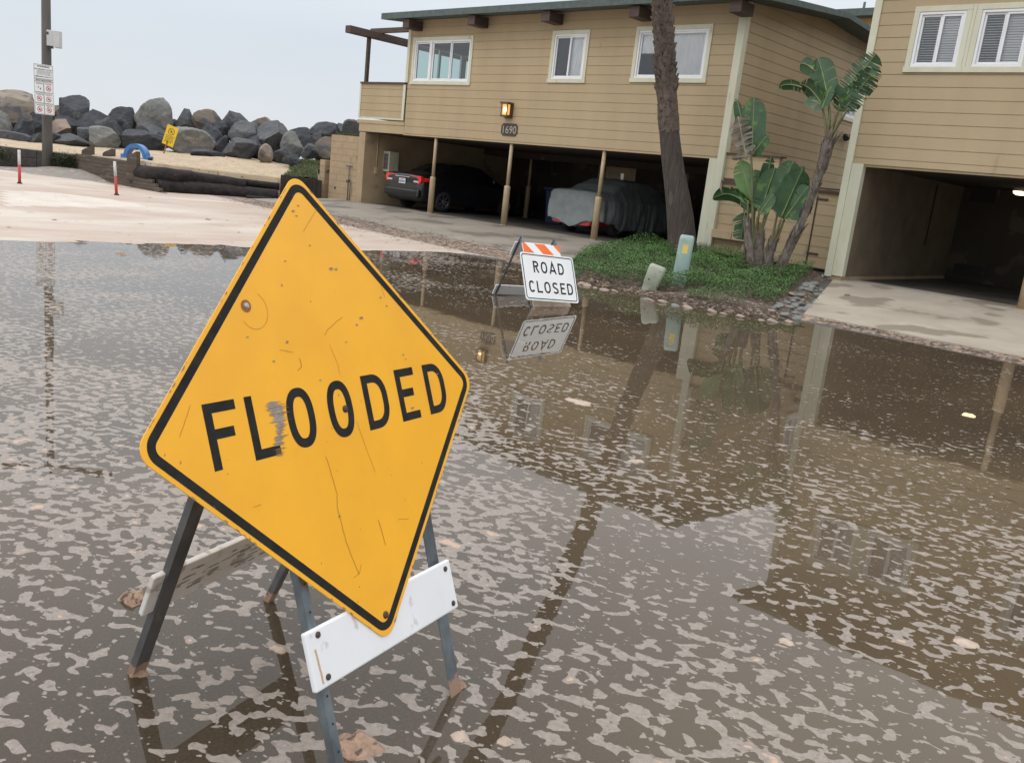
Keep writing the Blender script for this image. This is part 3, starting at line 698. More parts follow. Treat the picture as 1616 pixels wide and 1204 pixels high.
m = MB(); m.box(-9.9, -7.1, 16.98, 17.0, .2, .46); m.build('dark_gap', DARK, gw)
# ---------------------------------------------------------------- building B
YB = 16.19
bB = thing('apartment_building', 'tan sided apartment building with white framed window pair over an empty lit carport at right', 'building', (-2, YB, 0))
WB = Wall((0, YB, 0), (1, 0, 0), (0, -1, 0)); WBS = Wall((-7.0, YB, 0), (0, 1, 0), (-1, 0, 0))
ZBT = 6.3; BB = 22.4; XB1 = 9.5
WINB = [(-6.34, -4.40, 4.05, 5.12), (-2.9, -1.7, 3.9, 5.12), (1.0, 2.6, 4.0, 5.12)]
m = MB(); siding(m, WB, -6.94, XB1, 2.47, ZBT, [(a+.06, b_-.06, c+.06, d-.06) for a, b_, c, d in WINB], pitch=.205, phase=.1)
m.box(-6.98, XB1, YB+.02, YB+.16, 2.43, 2.468)
m.build('front_wall', TAN_B, bB, recalc=False)
# window pair: common cream surround and a cream mullion board
a0, a1, z0, z1 = WINB[0]
m = MB(); WB.box(m, a0+.942, a1-.942, z0, z1, -.012, .036); WB.box(m, a0+.942, a1-.942, z0, z1, -.2, -.012); m.build('mullion', CREAM, bB, bevel=.004, seg=1)
window(WB, bB, a0, a0+.94, z0, z1, [(0, .5, 'bs'), (.5, 1, 'blind')])
window(WB, bB, a1-.94, a1, z0, z1, [(0, .5, 'bs'), (.5, 1, 'blind')])
window(WB, bB, *WINB[1], [(0, .5, 'screen'), (.5, 1, 'curtain')])
window(WB, bB, *WINB[2], [(0, .5, 'screen'), (.5, 1, 'curtain')])
m = MB(); siding(m, WBS, 0.02, BB-YB, .46, ZBT, pitch=.205); m.build('side_wall', TAN_B, bB, recalc=False)
m = MB(); m.box(-7.06, -6.93, YB-.035, YB+0, .40, ZBT); m.box(-7.05, -7.02, YB, YB+.12, .40, ZBT); m.build('corner_trim', CREAM, bB, bevel=.004, seg=1)
m = MB(); m.box(-6.926, -6.72, YB-.03, YB+.12, .43, 2.47); m.build('end_post', CREAM, bB, bevel=.004, seg=1)
m = MB(); m.box(-7.02, -6.74, YB-.0, 22.2, .12, .43); m.build('footing', TANBLK, bB, bevel=.01)
m = MB(); m.tube([(-7.08, YB-.02, .42), (-7.1, YB-.06, .24)], .03, 10); m.build('drain_spout', GALV, bB)
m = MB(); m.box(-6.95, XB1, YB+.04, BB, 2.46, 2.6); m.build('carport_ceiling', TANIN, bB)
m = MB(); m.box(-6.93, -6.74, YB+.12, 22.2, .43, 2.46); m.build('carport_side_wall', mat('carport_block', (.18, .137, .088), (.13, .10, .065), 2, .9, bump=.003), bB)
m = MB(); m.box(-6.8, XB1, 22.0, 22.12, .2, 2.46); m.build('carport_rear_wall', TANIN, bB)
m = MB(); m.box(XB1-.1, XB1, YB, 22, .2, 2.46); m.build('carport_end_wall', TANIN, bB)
m = MB(); m.box(XB1-.05, XB1, YB+.1, BB, 2.46, ZBT); m.box(-6.9, XB1, BB-.1, BB, 2.46, ZBT); m.build('rear_wall', TAN_B, bB)
m = MB(); m.box(-6.9, XB1-.1, 20.2, 20.3, 2.61, ZBT-.1); m.box(-6.9, XB1-.1, YB+.2, BB-.12, 2.6, 2.61); m.build('room_partition', INT, bB)
for x in (-3.68, -.6, 2.5, 5.6): post(x, YB+.08, .35, 2.46, bB, k=1.12)
for uv in ((1553, 304, .26, .22), (1527, 427, .3, .13)):
    p = at(uv[0], uv[1], 'y', 21.97); m = MB(); a, c = uv[2], uv[3]
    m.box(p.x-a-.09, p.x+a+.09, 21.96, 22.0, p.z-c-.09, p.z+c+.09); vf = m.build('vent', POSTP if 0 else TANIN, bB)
    m = MB(); m.box(p.x-a, p.x+a, 21.94, 21.958, p.z-c, p.z+c); m.build('grille', DARK, vf)
m = MB(); p = at(1600, 291, 'y', 19.0); lz_ = 2.40
m.tube([(-5.2, 20.6, 2.40), (-5.2, 20.6, 2.458)], .16, 20); clt = m.build('ceiling_lamp', VINYL, bB)
m = MB(); m.tube([(-5.2, 20.6, 2.398), (-5.2, 20.6, 2.36), (-5.2, 20.6, 2.33)], [.145, .13, .08], 20); m.build('lamp_glass', mat('lit_ceiling_glass', (1, .9, .6), None, 8, .4, emit=(1, .78, .42), es=5), clt, bevel=.012)
m = MB(); m.tube([(-6.72, 20.2, 2.4), (-6.72, 20.2, 1.1)], .014, 6); m.build('conduit', DARK, bB)
m = MB(); m.prism([V(-7.45, 15.6, 6.28), V(-7.45, 19.3, 6.62), V(-7.45, 22.9, 6.28), V(-7.45, 22.9, 6.16), V(-7.45, 19.3, 6.50), V(-7.45, 15.6, 6.16)], (1, 0, 0), XB1+.4+7.45)
m.build('roof', ROOFM, bB)
# building further back, its roof just seen in the gap
bC = thing('distant_building', 'pale yellow building whose flat roof shows behind the gap between the two tan buildings', 'building', (-15, 42, 0))
m = MB(); m.box(-24, -6, 40, 50, -.5, 10.0); m.build('wall', mat('yellow_stucco', (.50, .36, .17), None, 1, .9), bC)
m = MB(); m.box(-24.4, -5.6, 39.4, 50.4, 10.0, 10.3); m.tube([(-18.4, 41, 10.3), (-18.4, 41, 10.9)], .06, 8); m.build('roof', ROOFM, bC)
# ---------------------------------------------------------------- block wall at the left end of the carport
bw = thing('block_wall', 'tall tan painted block wall beside the carport with hose spigots', 'wall', (-23.4, 16.9, 0))
def blocks(mb, x0, x1, y0, y1, z0, z1, bx=.4, bz=.2):
    r = 0; z = z0
    while z < z1-.02:
        h = min(bz, z1-z); x = x0-(bx/2 if r % 2 else 0)
        while x < x1-.005:
            a, c = max(x, x0), min(x+bx, x1)
            if c-a > .02: mb.box(a+.002, c-.002, y0, y1, z+.002, z+h-.002)
            x += bx
        z += bz; r += 1
m = MB(); blocks(m, -24.1, -22.66, YA+.0, YA+.2, .05, 2.25); m.box(-24.09, -22.67, YA+.012, YA+.19, .05, 2.24); m.build('blocks', TANBLK, bw, bevel=.006, seg=1)
m = MB(); p = V(-23.0, YA-.05, .9); m.tube([p+V(0, 0, .45), p+V(0, 0, -.6)], .016, 8); m.tube([p+V(-.2, 0.02, .45), p+V(.12, 0.02, .45)], .013, 8); m.tube([p+V(.1, 0, -.05), p+V(.1, 0, -.65)], .016, 8)
m.tube([p+V(.0, -.05, .0), p+V(.1, -.05, .0)], .05, 8); m.build('spigot', mat('pipe_metal', (.16, .15, .13), None, 10, .5, metal=.5), bw)
m = MB(); m.disc((-23.75, YA+.002, .62), (0, -1, 0), .045, .004, 12); m.build('drain_hole', DARK, bw)
pw = thing('block_pillar', 'short tan painted block pillar left of the taller block wall', 'pillar', (-24.5, 17, 0))
m = MB(); blocks(m, -24.72, -24.44, YA+.05, YA+.4, .05, 1.47); blocks(m, -24.44, -24.105, YA+.22, YA+.4, .05, 1.45); m.build('blocks', TANBLK, pw, bevel=.01, seg=2)
m = MB(); m.tube([(-24.3, YA+.22, 1.1), (-24.3, YA+.12, 1.12), (-24.38, YA+.1, 1.1)], .03, 8); m.build('hook', DARK, pw)
# ---------------------------------------------------------------- lettering strokes
def ribbon(mb, pts, t, fr, closed=False, off=.0):
    """flat stroke of width t along 2D points, in frame fr=(origin,X,Y,N)"""
    O, X, Y, Nn = fr; P = [Vector((p[0], p[1])) for p in pts]; k = len(P); Lf = []; Rt = []
    for i, p in enumerate(P):
        if closed: a, c = P[i-1], P[(i+1) % k]
        else: a, c = P[max(i-1, 0)], P[min(i+1, k-1)]
        d1 = (p-a); d2 = (c-p)
        if d1.length < 1e-9: d1 = d2
        if d2.length < 1e-9: d2 = d1
        d1.normalize(); d2.normalize(); n1 = Vector((-d1.y, d1.x)); n2 = Vector((-d2.y, d2.x)); b_ = (n1+n2)
        b_.normalize(); s = 1/max(.35, b_.dot(n1)); Lf.append(p+b_*s*t/2); Rt.append(p-b_*s*t/2)
    T = lambda q: O+X*q.x+Y*q.y+Nn*off
    rngk = range(k) if closed else range(k-1)
    for i in rngk:
        j = (i+1) % k; mb.face([T(Rt[i]), T(Rt[j]), T(Lf[j]), T(Lf[i])])
def arc(cx, cy, rx, ry, a0, a1, n, p=2.0):
    o = []
    for i in range(n+1):
        a = math.radians(a0+(a1-a0)*i/n); c, s = math.cos(a), math.sin(a)
        o.append((cx+rx*math.copysign(abs(c)**(2/p), c), cy+ry*math.copysign(abs(s)**(2/p), s)))
    return o
def glyph(mb, ch, x, y, w_, h, t, fr):
    R = lambda pts, closed=False, o=0.: ribbon(mb, [(x+a, y+b_) for a, b_ in pts], t, fr, closed, .0006+o)
    e = t/2
    if ch == 'F' or ch == 'E':
        R([(e, 0), (e, h)]); R([(t, h-e), (w_, h-e)]); R([(t, h*.53), (w_*.84, h*.53)])
        if ch == 'E': R([(t, e), (w_, e)])
    elif ch == 'L': R([(e, 0), (e, h)]); R([(t, e), (w_, e)])
    elif ch == 'O': R(arc(w_/2, h/2, w_/2-e, h/2-e, 0, 351, 39, 2.4), True)
    elif ch == 'D': R([(e, e), (e, h-e), (w_*.42, h-e)]+arc(w_*.42, h*.56, w_*.58-e, h*.44-e, 90, 0, 10, 2.2)[1:]+arc(w_*.42, h*.44, w_*.58-e, h*.44-e, 0, -90, 10, 2.2), True)
    elif ch == 'C': R(arc(w_/2, h/2, w_/2-e, h/2-e, 38, 322, 34, 2.4))
    elif ch == 'R':
        R([(e, 0), (e, h-e), (w_*.5, h-e)]+arc(w_*.5, h*.73, w_*.46-e, h*.27-e, 90, -90, 12, 2.1)[1:]+[(t, h*.46+e)])
        R([(w_*.48, h*.46), (w_-e*1.1, 0)], o=.0003)
    elif ch == 'A': R([(e, 0), (w_/2, h-e*.3), (w_-e, 0)]); R([(w_*.24, h*.28), (w_*.76, h*.28)], o=.0003)
    elif ch == 'S':
        a = arc(w_/2, h*.73, w_/2-e, h*.27-e, 25, 250, 16, 2.1); c = arc(w_/2, h*.27, w_/2-e, h*.27-e, 70, -155, 16, 2.1); R(a+c)
def frame_of(c, ux, nn):
    c, ux, nn = Vector(c), Vector(ux).normalized(), Vector(nn); nn = (nn-ux*nn.dot(ux)).normalized(); return c, ux, nn.cross(ux), nn
def rounded(poly, r, n=6):
    """round the corners of a convex polygon"""
    o = []; k = len(poly)
    for i in range(k):
        p = Vector(poly[i]); a = (Vector(poly[i-1])-p); c = (Vector(poly[(i+1) % k])-p); an = a.angle(c); a.normalize(); c.normalize()
        d = r/math.tan(an/2); ce = p+(a+c).normalized()*(r/math.sin(an/2)); s = p+a*d-ce; e_ = p+c*d-ce; th = s.angle_signed(e_)
        for j in range(n+1):
            f = -th*j/n; o.append((ce.x+s.x*math.cos(f)-s.y*math.sin(f), ce.y+s.x*math.sin(f)+s.y*math.cos(f)))
    return o
def angle_iron(mb, a, b_, side, nrm, w_=.032, d=.032, th=.004):
    a, b_ = Vector(a), Vector(b_); mb.obox(a, side*w_, nrm*th, b_-a); mb.obox(a+nrm*th*0, side*th, -nrm*d, b_-a)
# ---------------------------------------------------------------- FLOODED sign on its folding stand
fr = frame_of((-1.866, 1.393, .897), (-.224, .974, -.019), (.91, .216, .354)); O_, X_, Y_, N_ = fr
P_ = lambda a, b_, c=0: O_+X_*a+Y_*b_+N_*c
S_ = thing('road_sign', 'big yellow diamond FLOODED sign bolted to a folding metal stand in the water', 'road sign', (P_(0, -.9).x, P_(0, -.9).y, 0))
dd_ = .9144/math.sqrt(2)
dia = [(0, dd_), (-dd_, 0), (0, -dd_), (dd_, 0)]
m = MB(); m.prism([P_(a, b_, -.0025) for a, b_ in rounded(dia, .045, 8)], N_, .0025)
plate = m.build('sign_plate', YEL, S_, bevel=.0006, seg=1)
m = MB(); kk = 1-(.0115+.01075)*math.sqrt(2)/dd_
dia2 = [(a*kk, b_*kk) for a, b_ in dia]; ribbon(m, rounded(dia2, .034, 8), .0215, fr, True, .0005); m.build('border', BLACK, plate, recalc=False)
for ch, x0, w_ in (('F', -.452, .094), ('L', -.328, .084), ('O', -.202, .096), ('O', -.053, .096), ('D', .096, .102), ('E', .247, .090), ('D', .386, .100)):
    m = MB(); glyph(m, ch, x0, -.0775, w_, .1545, .0235, fr); m.build('letter', BLACK, plate, recalc=False)
# scraped patch: ragged horizontal slivers of bare metal between L and O
rs = random.Random(3); m = MB(); m2 = MB()
def sliver(mb, x0, x1, y, h, off):
    k = 7; top = []; bot = []
    for i in range(k+1):
        f = i/k; x = x0+(x1-x0)*f; e_ = math.sin(math.pi*f)**.6; top.append((x, y+h*.5*e_*rs.uniform(.6, 1.1))); bot.append((x, y-h*.5*e_*rs.uniform(.6, 1.1)))
    for i in range(k): mb.face([P_(*bot[i], off), P_(*bot[i+1], off), P_(*top[i+1], off), P_(*top[i], off)])
y = .052; i_ = 0
while y > -.082:
    f = (.052-y)/.134; cxp = -.243+.013*math.sin(f*5)+.004*f; hwid = (.030 if f < .36 else (.018 if f < .72 else .016))*rs.uniform(.5, 1.1)
    if .38 < f < .42 or .6 < f < .63: hwid *= .4
    (sliver(m, cxp-hwid*rs.uniform(.7, 1.2), cxp+hwid*rs.uniform(.6, 1.1), y, rs.uniform(.003, .0065), .0011+.00004*(i_ % 5)) if f < .8 else None)
    if rs.random() < .9: sliver(m2, cxp-hwid*rs.uniform(1, 1.5), cxp+hwid*rs.uniform(1.0, 1.9), y-.001, rs.uniform(.001, .0025), .0014+.00004*(i_ % 5))
    y -= rs.uniform(.0022, .0042); i_ += 1
m.build('scraped_patch', ALU, plate, recalc=False); m2.build('scrape_marks', mat('scrape_brown', (.30, .19, .08), (.17, .11, .06), 80, .7), plate, recalc=False)
# scratches
m = MB(); SCRM = mat('scratch_dark', (.30, .15, .03), None, 50, .7)
def scr(pts, wd=.0012, jit=.001):
    q = []
    for i in range(len(pts)-1):
        for j in range(6):
            f = j/6; q.append((pts[i][0]*(1-f)+pts[i+1][0]*f+rs.uniform(-jit, jit), pts[i][1]*(1-f)+pts[i+1][1]*f+rs.uniform(-jit, jit)))
    ribbon(m, q+[pts[-1]], wd, fr, False, .0012)
def pl2(u, v):
    d = ray(u, v); t = (O_-CAM).dot(N_)/d.dot(N_); p = CAM+d*t-O_; return (p.dot(X_), p.dot(Y_))
for pts, wd in (([(514, 720), (532, 780), (532, 800), (546, 855), (566, 905), (570, 890)], .0013), ([(566, 905), (558, 912)], .001), ([(540, 500), (517, 520), (512, 530)], .0012), ([(597, 820), (604, 845), (608, 860)], .0016),
                ([(500, 330), (478, 366)], .0008), ([(520, 545), (533, 575), (536, 590)], .0008), ([(472, 565), (476, 578), (470, 585)], .0014), ([(563, 665), (575, 700), (592, 745)], .0009), ([(627, 820), (645, 818)], .001),
                ([(440, 552), (462, 556)], .001), ([(300, 640), (283, 690)], .0009), ([(400, 800), (412, 796)], .001), ([(600, 450), (607, 470)], .001)):
    m = MB(); scr([pl2(*p) for p in pts], wd); m.build('scratch', SCRM, plate, recalc=False)
cc = pl2(400, 490)
m = MB(); ribbon(m, arc(cc[0], cc[1], .045, .047, -150, 60, 26), .0008, fr, False, .0012)
m.build('scratch', SCRM, plate, recalc=False)
m = MB()   # small chips down to bare metal
for u, v, s in ((522, 424, .006), (530, 425, .005), (453, 540, .005), (570, 502, .007), (563, 513, .005), (432, 570, .004), (462, 333, .005), (470, 325, .004), (468, 341, .004), (651, 644, .006), (546, 540, .003), (450, 412, .003), (390, 532, .0035), (600, 470, .004), (610, 483, .0035), (489, 388, .003), (505, 600, .003), (535, 815, .0045), (636, 560, .004), (640, 567, .003), (690, 590, .0035)):
    a = pl2(u, v); k = 7; pp = [(a[0]+s*1.5*math.cos(j*2*math.pi/k)*rs.uniform(.5, 1.1), a[1]+s*.8*math.sin(j*2*math.pi/k)*rs.uniform(.5, 1.1)) for j in range(k)]
    m.face([P_(x, y_, .0013) for x, y_ in pp])
for i in range(60):
    e0, e1 = dia[i % 4], dia[(i+1) % 4]; f = rs.uniform(.06, .94); ed = Vector((e1[0]-e0[0], e1[1]-e0[1])).normalized(); nn3 = Vector((-ed.y, ed.x)); a = Vector(e0)*(1-f)+Vector(e1)*f
    if a.dot(nn3) > 0: nn3 = -nn3
    L3 = rs.uniform(.002, .010)*(1 if rs.random() < .8 else 2); W3 = rs.uniform(.001, .0035); a = a+nn3*.0006
    m.face([P_(*(a-ed*L3), .0009), P_(*(a+ed*L3), .0009), P_(*(a+ed*L3*.5+nn3*W3), .0009), P_(*(a-ed*L3*.3+nn3*W3*1.3), .0009)])
m.build('paint_chips', mat('chip_grey', (.30, .26, .19), (.22, .13, .05), 90, .6), plate, recalc=False)
def bolt(mb, a, b_, r=.009, off=0., h=.005):
    c = P_(a, b_, off); mb.tube([c, c+N_*h*.5, c+N_*h], [r, r*.95, r*.5], 12)
for a, b_ in ((.012, -.003), (.008, -.574)): m = MB(); bolt(m, a, b_, .0105); m.build('bolt', RUST, plate)
m = MB(); a, b_ = pl2(388, 483); bolt(m, a, b_, .008, .001, .006); bz = m.build('bolt', ALU, plate)
m = MB(); ribbon(m, arc(a, b_, .0125, .0125, 0, 350, 24), .0065, fr, True, .0009); m.build('rust_ring', RUSTO, plate, recalc=False)
# stand: front legs lie behind the plate, rear legs hinge near the top
FT = -.945
def leg_holes(mb, a, b0, b1, c0, c1):
    mb.m = 1; k = 15
    for i in range(k):
        f = (i+.5)/k; p = P_(a, b0+(b1-b0)*f, c0+(c1-c0)*f+.0042); mb.tube([p, p+N_*.0006], .0036, 8)
    mb.m = 0
m = MB(); angle_iron(m, P_(-.253, .13, -.024), P_(-.253, FT-.05, -.024), X_, N_, .026, .022); leg_holes(m, -.238, .13, FT, -.024, -.024); m.build('leg', [GALVF, DARK], S_)
m = MB(); angle_iron(m, P_(.335, .13, -.024), P_(.335, FT-.05, -.062), -X_, N_, .050, .022); leg_holes(m, .310, .13, FT, -.024, -.062); m.build('leg', [GALVF, DARK], S_)
def rearleg(a, foot, mt, nm='leg', w_=.045):
    h, f = P_(a, .11, -.06), Vector(foot); f = f+(f-h).normalized()*.06
    dn_ = (f-h).normalized(); nn_ = X_.cross(dn_).normalized()
    if nn_.dot(N_) < 0: nn_ = -nn_
    m = MB(); angle_iron(m, h-X_*w_/2, f-X_*w_/2, X_, nn_, w_, .02); return m.build(nm, mt, S_), h, f, dn_, nn_
lg, h1, f1, dn_, nn_ = rearleg(-.275, (-2.314, 1.05, 0), GALVD2); lg['label'] = 'dark weathered rear leg'
lg2, h2, f2, _, _ = rearleg(.315, (-2.482, 1.599, 0), GALVD2, w_=.03)
m = MB(); m.beam(P_(-.28, .11, -.045), P_(.32, .11, -.045), .012, .012, N_); m.build('hinge_rod', GALVF, S_)
# boards
m = MB(); m.obox(P_(-.284, -.668, -.021), X_*.624, Y_*.150, N_*.017); fb_ = m.build('board', PLWHITE, S_, bevel=.005)
fb_['label'] = 'white front crossboard with four rusty bolts'
for a, b_ in ((-.243, -.535), (-.237, -.645), (.310, -.540), (.316, -.648)): m = MB(); bolt(m, a, b_, .0085, -.004, .005); m.build('bolt', RUST, fb_)
m = MB(); scr([(-.262, -.565), (-.259, -.60), (-.256, -.655)], .006, .0008); 
for f_ in range(len(m.v)): m.v[f_] -= N_*.0047
m.build('rust_streak', mat('rust_streak_pale', (.55, .38, .20), None, 30, .7), fb_, recalc=False)
XB_ = (f2-f1).normalized(); q = h1+(f1-h1)*.575; m = MB(); m.obox(q-XB_*.062-nn_*.006, XB_*.66, dn_*.15, -nn_*.018); rb_ = m.build('board', PLWHITE, S_, bevel=.004)
rb_.data.materials[0] = mat('grimy_board', (.62, .60, .56), (.50, .47, .43), 4, .55, c3=(.36, .32, .28), s3=14, t3=.60); rb_['label'] = 'rear crossboard with torn brown tape marks'
m = MB(); rs2 = random.Random(5)
for i in range(46):
    a = rs2.uniform(.03, .40); c = rs2.uniform(.03, .12); L_ = rs2.uniform(.01, .05)
    o = q+XB_*a+dn_*c+nn_*(-.0045); m.obox(o, XB_*L_+dn_*rs2.uniform(-.003, .003), dn_*rs2.uniform(.0012, .005), nn_*.0006)
m.build('tape_marks', mat('tape_brown', (.16, .12, .09), (.42, .38, .33), 60, .8), rb_)
for f_ in (P_(-.24, FT+.03, -.03), P_(.31, FT+.035, -.03), f1-(f1-h1).normalized()*.09, f2-(f2-h2).normalized()*.09):
    pass
# ---------------------------------------------------------------- ROAD CLOSED sign
fr = frame_of((-7.182, 8.422, .38), (.112, .992, -.058), (.905, -.078, .418)); O_, X_, Y_, N_ = fr
R_ = thing('road_sign', 'white ROAD CLOSED sign on a small striped barricade at the edge of the flood', 'road sign', (-7.4, 8.5, 0))
m = MB(); rc = [(.457, .305), (-.457, .305), (-.457, -.305), (.457, -.305)]
m.prism([P_(a, b_, -.003) for a, b_ in rounded(rc, .04, 6)], N_, .003); WH = mat('sign_white', (.78, .80, .80), (.74, .76, .75), 4, .4, c3=(.62, .60, .52), s3=6, t3=.68, stretch=(1, 1, .5)); pr = m.build('sign_plate', WH, R_, bevel=.0008, seg=1)
m = MB(); ribbon(m, rounded([(a*.945, b_*.92) for a, b_ in rc], .034, 6), .013, fr, True, .0006); m.build('border', BLACK, pr, recalc=False)
m = MB()
for ch, x0, w_ in (('R', -.263, .094), ('O', -.133, .108), ('A', .006, .124), ('D', .162, .102)): m = MB(); glyph(m, ch, x0, .054, w_, .149, .0235, fr); m.build('letter', BLACK, pr, recalc=False)
for ch, x0, w_ in (('C', -.375, .096), ('L', -.244, .091), ('O', -.120, .107), ('S', .023, .098), ('E', .160, .087), ('D', .280, .101)): m = MB(); glyph(m, ch, x0, -.203, w_, .149, .0235, fr); m.build('letter', BLACK, pr, recalc=False)
for a, b_ in ((-.005, .285), (.02, -.275)): m = MB(); bolt(m, a, b_, .008); m.build('bolt', GALV, pr)
ux2 = V(.15, .985, -.03).normalized(); pd = V(.985, -.15, 0); c0 = V(-7.68, 8.68, .83)
for sgn in (-1, 1):
    t_ = c0+ux2*.28*sgn
    for off_, mt in ((pd*.47, GALV), (pd*-.47, GALVD)):
        f_ = t_+off_; f_.z = -.09; d_ = (f_-t_).normalized(); nn2 = ux2.cross(d_); nn2 = nn2 if nn2.dot(off_) > 0 else -nn2
        m = MB(); angle_iron(m, t_-ux2*.0175, f_-ux2*.0175, ux2*1.0, nn2, .035, .03); m.build('leg', mt, R_)
dF = (V(.47*.985, -.07, -.92)).normalized()
dF = (pd*.47+V(0, 0, -.92)).normalized(); nF = ux2.cross(dF); nF = nF if nF.x > 0 else -nF
m = MB(); o = c0+dF*.10-ux2*.315+nF*.006; m.obox(o, ux2*.63, dF*.21, nF*.016); sb = m.build('board', WH, R_, bevel=.003, seg=1); sb['label'] = 'orange and white striped top board'
ORG = mat('reflective_orange', (.85, .16, .025), (.78, .14, .02), 10, .5)
m = MB(); on = nF*.0168
for x0 in (-.13, .195, .52):
    q = [(x0, 0), (x0+.18, 0), (x0+.18+.2, .21), (x0+.2, .21)]
    q2 = []   # clip to the board
    def clipx(poly, lim, keep_less):
        r = []
        for i in range(len(poly)):
            a, b_ = poly[i-1], poly[i]; ia = (a[0] <= lim) == keep_less; ib = (b_[0] <= lim) == keep_less
            if ia != ib: f = (lim-a[0])/(b_[0]-a[0]); r.append((lim, a[1]+(b_[1]-a[1])*f))
            if ib: r.append(b_)
        return r
    q = clipx(clipx(q, .001, False), .629, True)
    if len(q) > 2: m.face([o+ux2*a+dF*b_+on for a, b_ in q])
m.build('stripes', ORG, sb, recalc=False)
m = MB(); o = c0+dF*.80-ux2*.32+nF*.004; m.obox(o, ux2*.64, dF*.16, nF*.016); m.build('board', mat('silty_board', (.55, .45, .38), (.40, .29, .22), 7, .8), R_, bevel=.003, seg=1)
dR = (pd*-.47+V(0, 0, -.92)).normalized(); nR = ux2.cross(dR); nR = nR if nR.x < 0 else -nR
m = MB(); m.obox(c0+dR*.78-ux2*.33+nR*.006, ux2*.66, dR*.15, nR*.016); m.build('board', PLWHITE, R_, bevel=.003, seg=1)
m = MB(); m.obox(c0+dR*.10-ux2*.33+nR*.006, ux2*.66, dR*.20, nR*.016); m.build('board', PLWHITE, R_, bevel=.003, seg=1)
# ---------------------------------------------------------------- cars
def lerp_sec(st, y):
    ys = [s[0] for s in st]; return [float(np.interp(y, ys, [s[i] for s in st])) for i in range(1, 7)]
def smooth_st(st):
    return st
def car_ring(st, y, n):
    w_, zb, zl, wr, zt, _ = lerp_sec(st, y)
    pts = [(0, zb), (w_*.80, zb), (w_*.955, zb+.05), (w_*.99, zb+.2), (w_, (zb+zl)/2+.03), (w_*.985, zl-.06), (w_*.95, zl), (wr+.045, zl+(zt-zl)*.55), (wr, zt-.05), (wr*.90, zt-.012), (wr*.5, zt+.01), (0, zt+.018)]
    return pts
def car_body(mb, st, org, n=44, wrinkle=0, glassf=None, hem=None):
    L0, L1 = st[0][0], st[-1][0]; rings = []; ys = [L0+(L1-L0)*i/n for i in range(n+1)]
    for y in ys:
        P = car_ring(st, y, 0)
        if hem is not None: P = [(x, max(z, hem+.03*math.sin(y*9)+(.20*sstep(.3, .55, x)*sstep(.95, .6, y)))) for x, z in P]
        # resample smoothly
        seg = []
        sub = 3
        for i in range(len(P)-1):
            p0, p1, p2, p3 = P[max(i-1, 0)], P[i], P[i+1], P[min(i+2, len(P)-1)]
            for k in range(sub):
                t = k/sub; f = lambda a, b_, c, d: .5*((2*b_)+(-a+c)*t+(2*a-5*b_+4*c-d)*t*t+(-a+3*b_-3*c+d)*t*t*t)
                seg.append((f(p0[0], p1[0], p2[0], p3[0]), f(p0[1], p1[1], p2[1], p3[1]), i))
        seg.append((P[-1][0], P[-1][1], len(P)-2))
        full = [(x, z, i) for x, z, i in seg]+[(-x, z, i) for x, z, i in seg[::-1][1:-1]]
        rings.append(full)
    k = len(rings[0]); vs = []
    for y, rg in zip(ys, rings):
        for x, z, i in rg:
            p = V(org[0]+x, org[1]+y, org[2]+z)
            if wrinkle:
                nrm = V(x, 0, (z-.7)*1.2).normalized() if abs(x)+abs(z-.7) > .01 else V(0, 0, 1)
                a = mnoise.noise(V(x*1.5, y*7, z*1.6))*.6+mnoise.noise(V(x*9, y*2.5+z*3, z*2))*.5+mnoise.noise(V(x*3+5, y*14+z*2, z*3))*.4
                low = sstep(1.15, .4, z); p += nrm*(a*wrinkle*(.35+low))
            vs.append(p)
    fs = []; mi = []
    for j in range(n):
        for i in range(k):
            i2 = (i+1) % k; fs.append((j*k+i, j*k+i2, (j+1)*k+i2, (j+1)*k+i))
            y = (ys[j]+ys[j+1])/2; sidx = rings[j][i][2]
            mi.append(1 if glassf and glassf(y, sidx) else 0)
    fs += [tuple(range(k))[::-1], tuple(n*k+i for i in range(k))]; mi += [0, 0]
    b = len(mb.v); mb.v += vs
    for f, q in zip(fs, mi): mb.f.append(tuple(i+b for i in f)); mb.mi.append(q); mb.sm.append(len(f) == 4)
def wheel(par, x, y, z, sgn, r=.31, wd=.2, rimm=None):
    m = MB(); prof = [(r*.62, 0), (r*.95, .0), (r, .025), (r, wd-.025), (r*.95, wd), (r*.62, wd)]; k = 28; vs = []; 
    for (rr, o) in prof:
        for j in range(k): an = 2*math.pi*j/k; vs.append((x-sgn*o, y+rr*math.cos(an), z+rr*math.sin(an)))
    m.smooth = True; m.mesh(vs, [(q*k+j, q*k+(j+1) % k, (q+1)*k+(j+1) % k, (q+1)*k+j) for q in range(len(prof)-1) for j in range(k)])
    m.tube([(x-sgn*.06, y, z), (x-sgn*.065, y, z)], [r*.62, r*.62], 28)
    ty = m.build('wheel', TYRE, par); ty_rim = MB()
    for j in range(7):
        an = 2*math.pi*j/7; d = V(0, math.cos(an), math.sin(an)); ty_rim.beam(V(x-sgn*.02, y, z)+d*.03, V(x-sgn*.012, y, z)+d*r*.64, .035, .02, V(0, -d.z, d.y))
    ty_rim.tube([(x-sgn*.05, y, z), (x-sgn*.0, y, z)], [.06, .045], 14)
    vs = []
    for rr, o in ((r*.60, .05), (r*.66, .004), (r*.70, .004), (r*.70, .05)):
        for j in range(k): an = 2*math.pi*j/k; vs.append((x-sgn*o, y+rr*math.cos(an), z+rr*math.sin(an)))
    ty_rim.mesh(vs, [(q*k+j, q*k+(j+1) % k, (q+1)*k+(j+1) % k, (q+1)*k+j) for q in range(3) for j in range(k)])
    ty_rim.build('rim', rimm or RIM, ty)
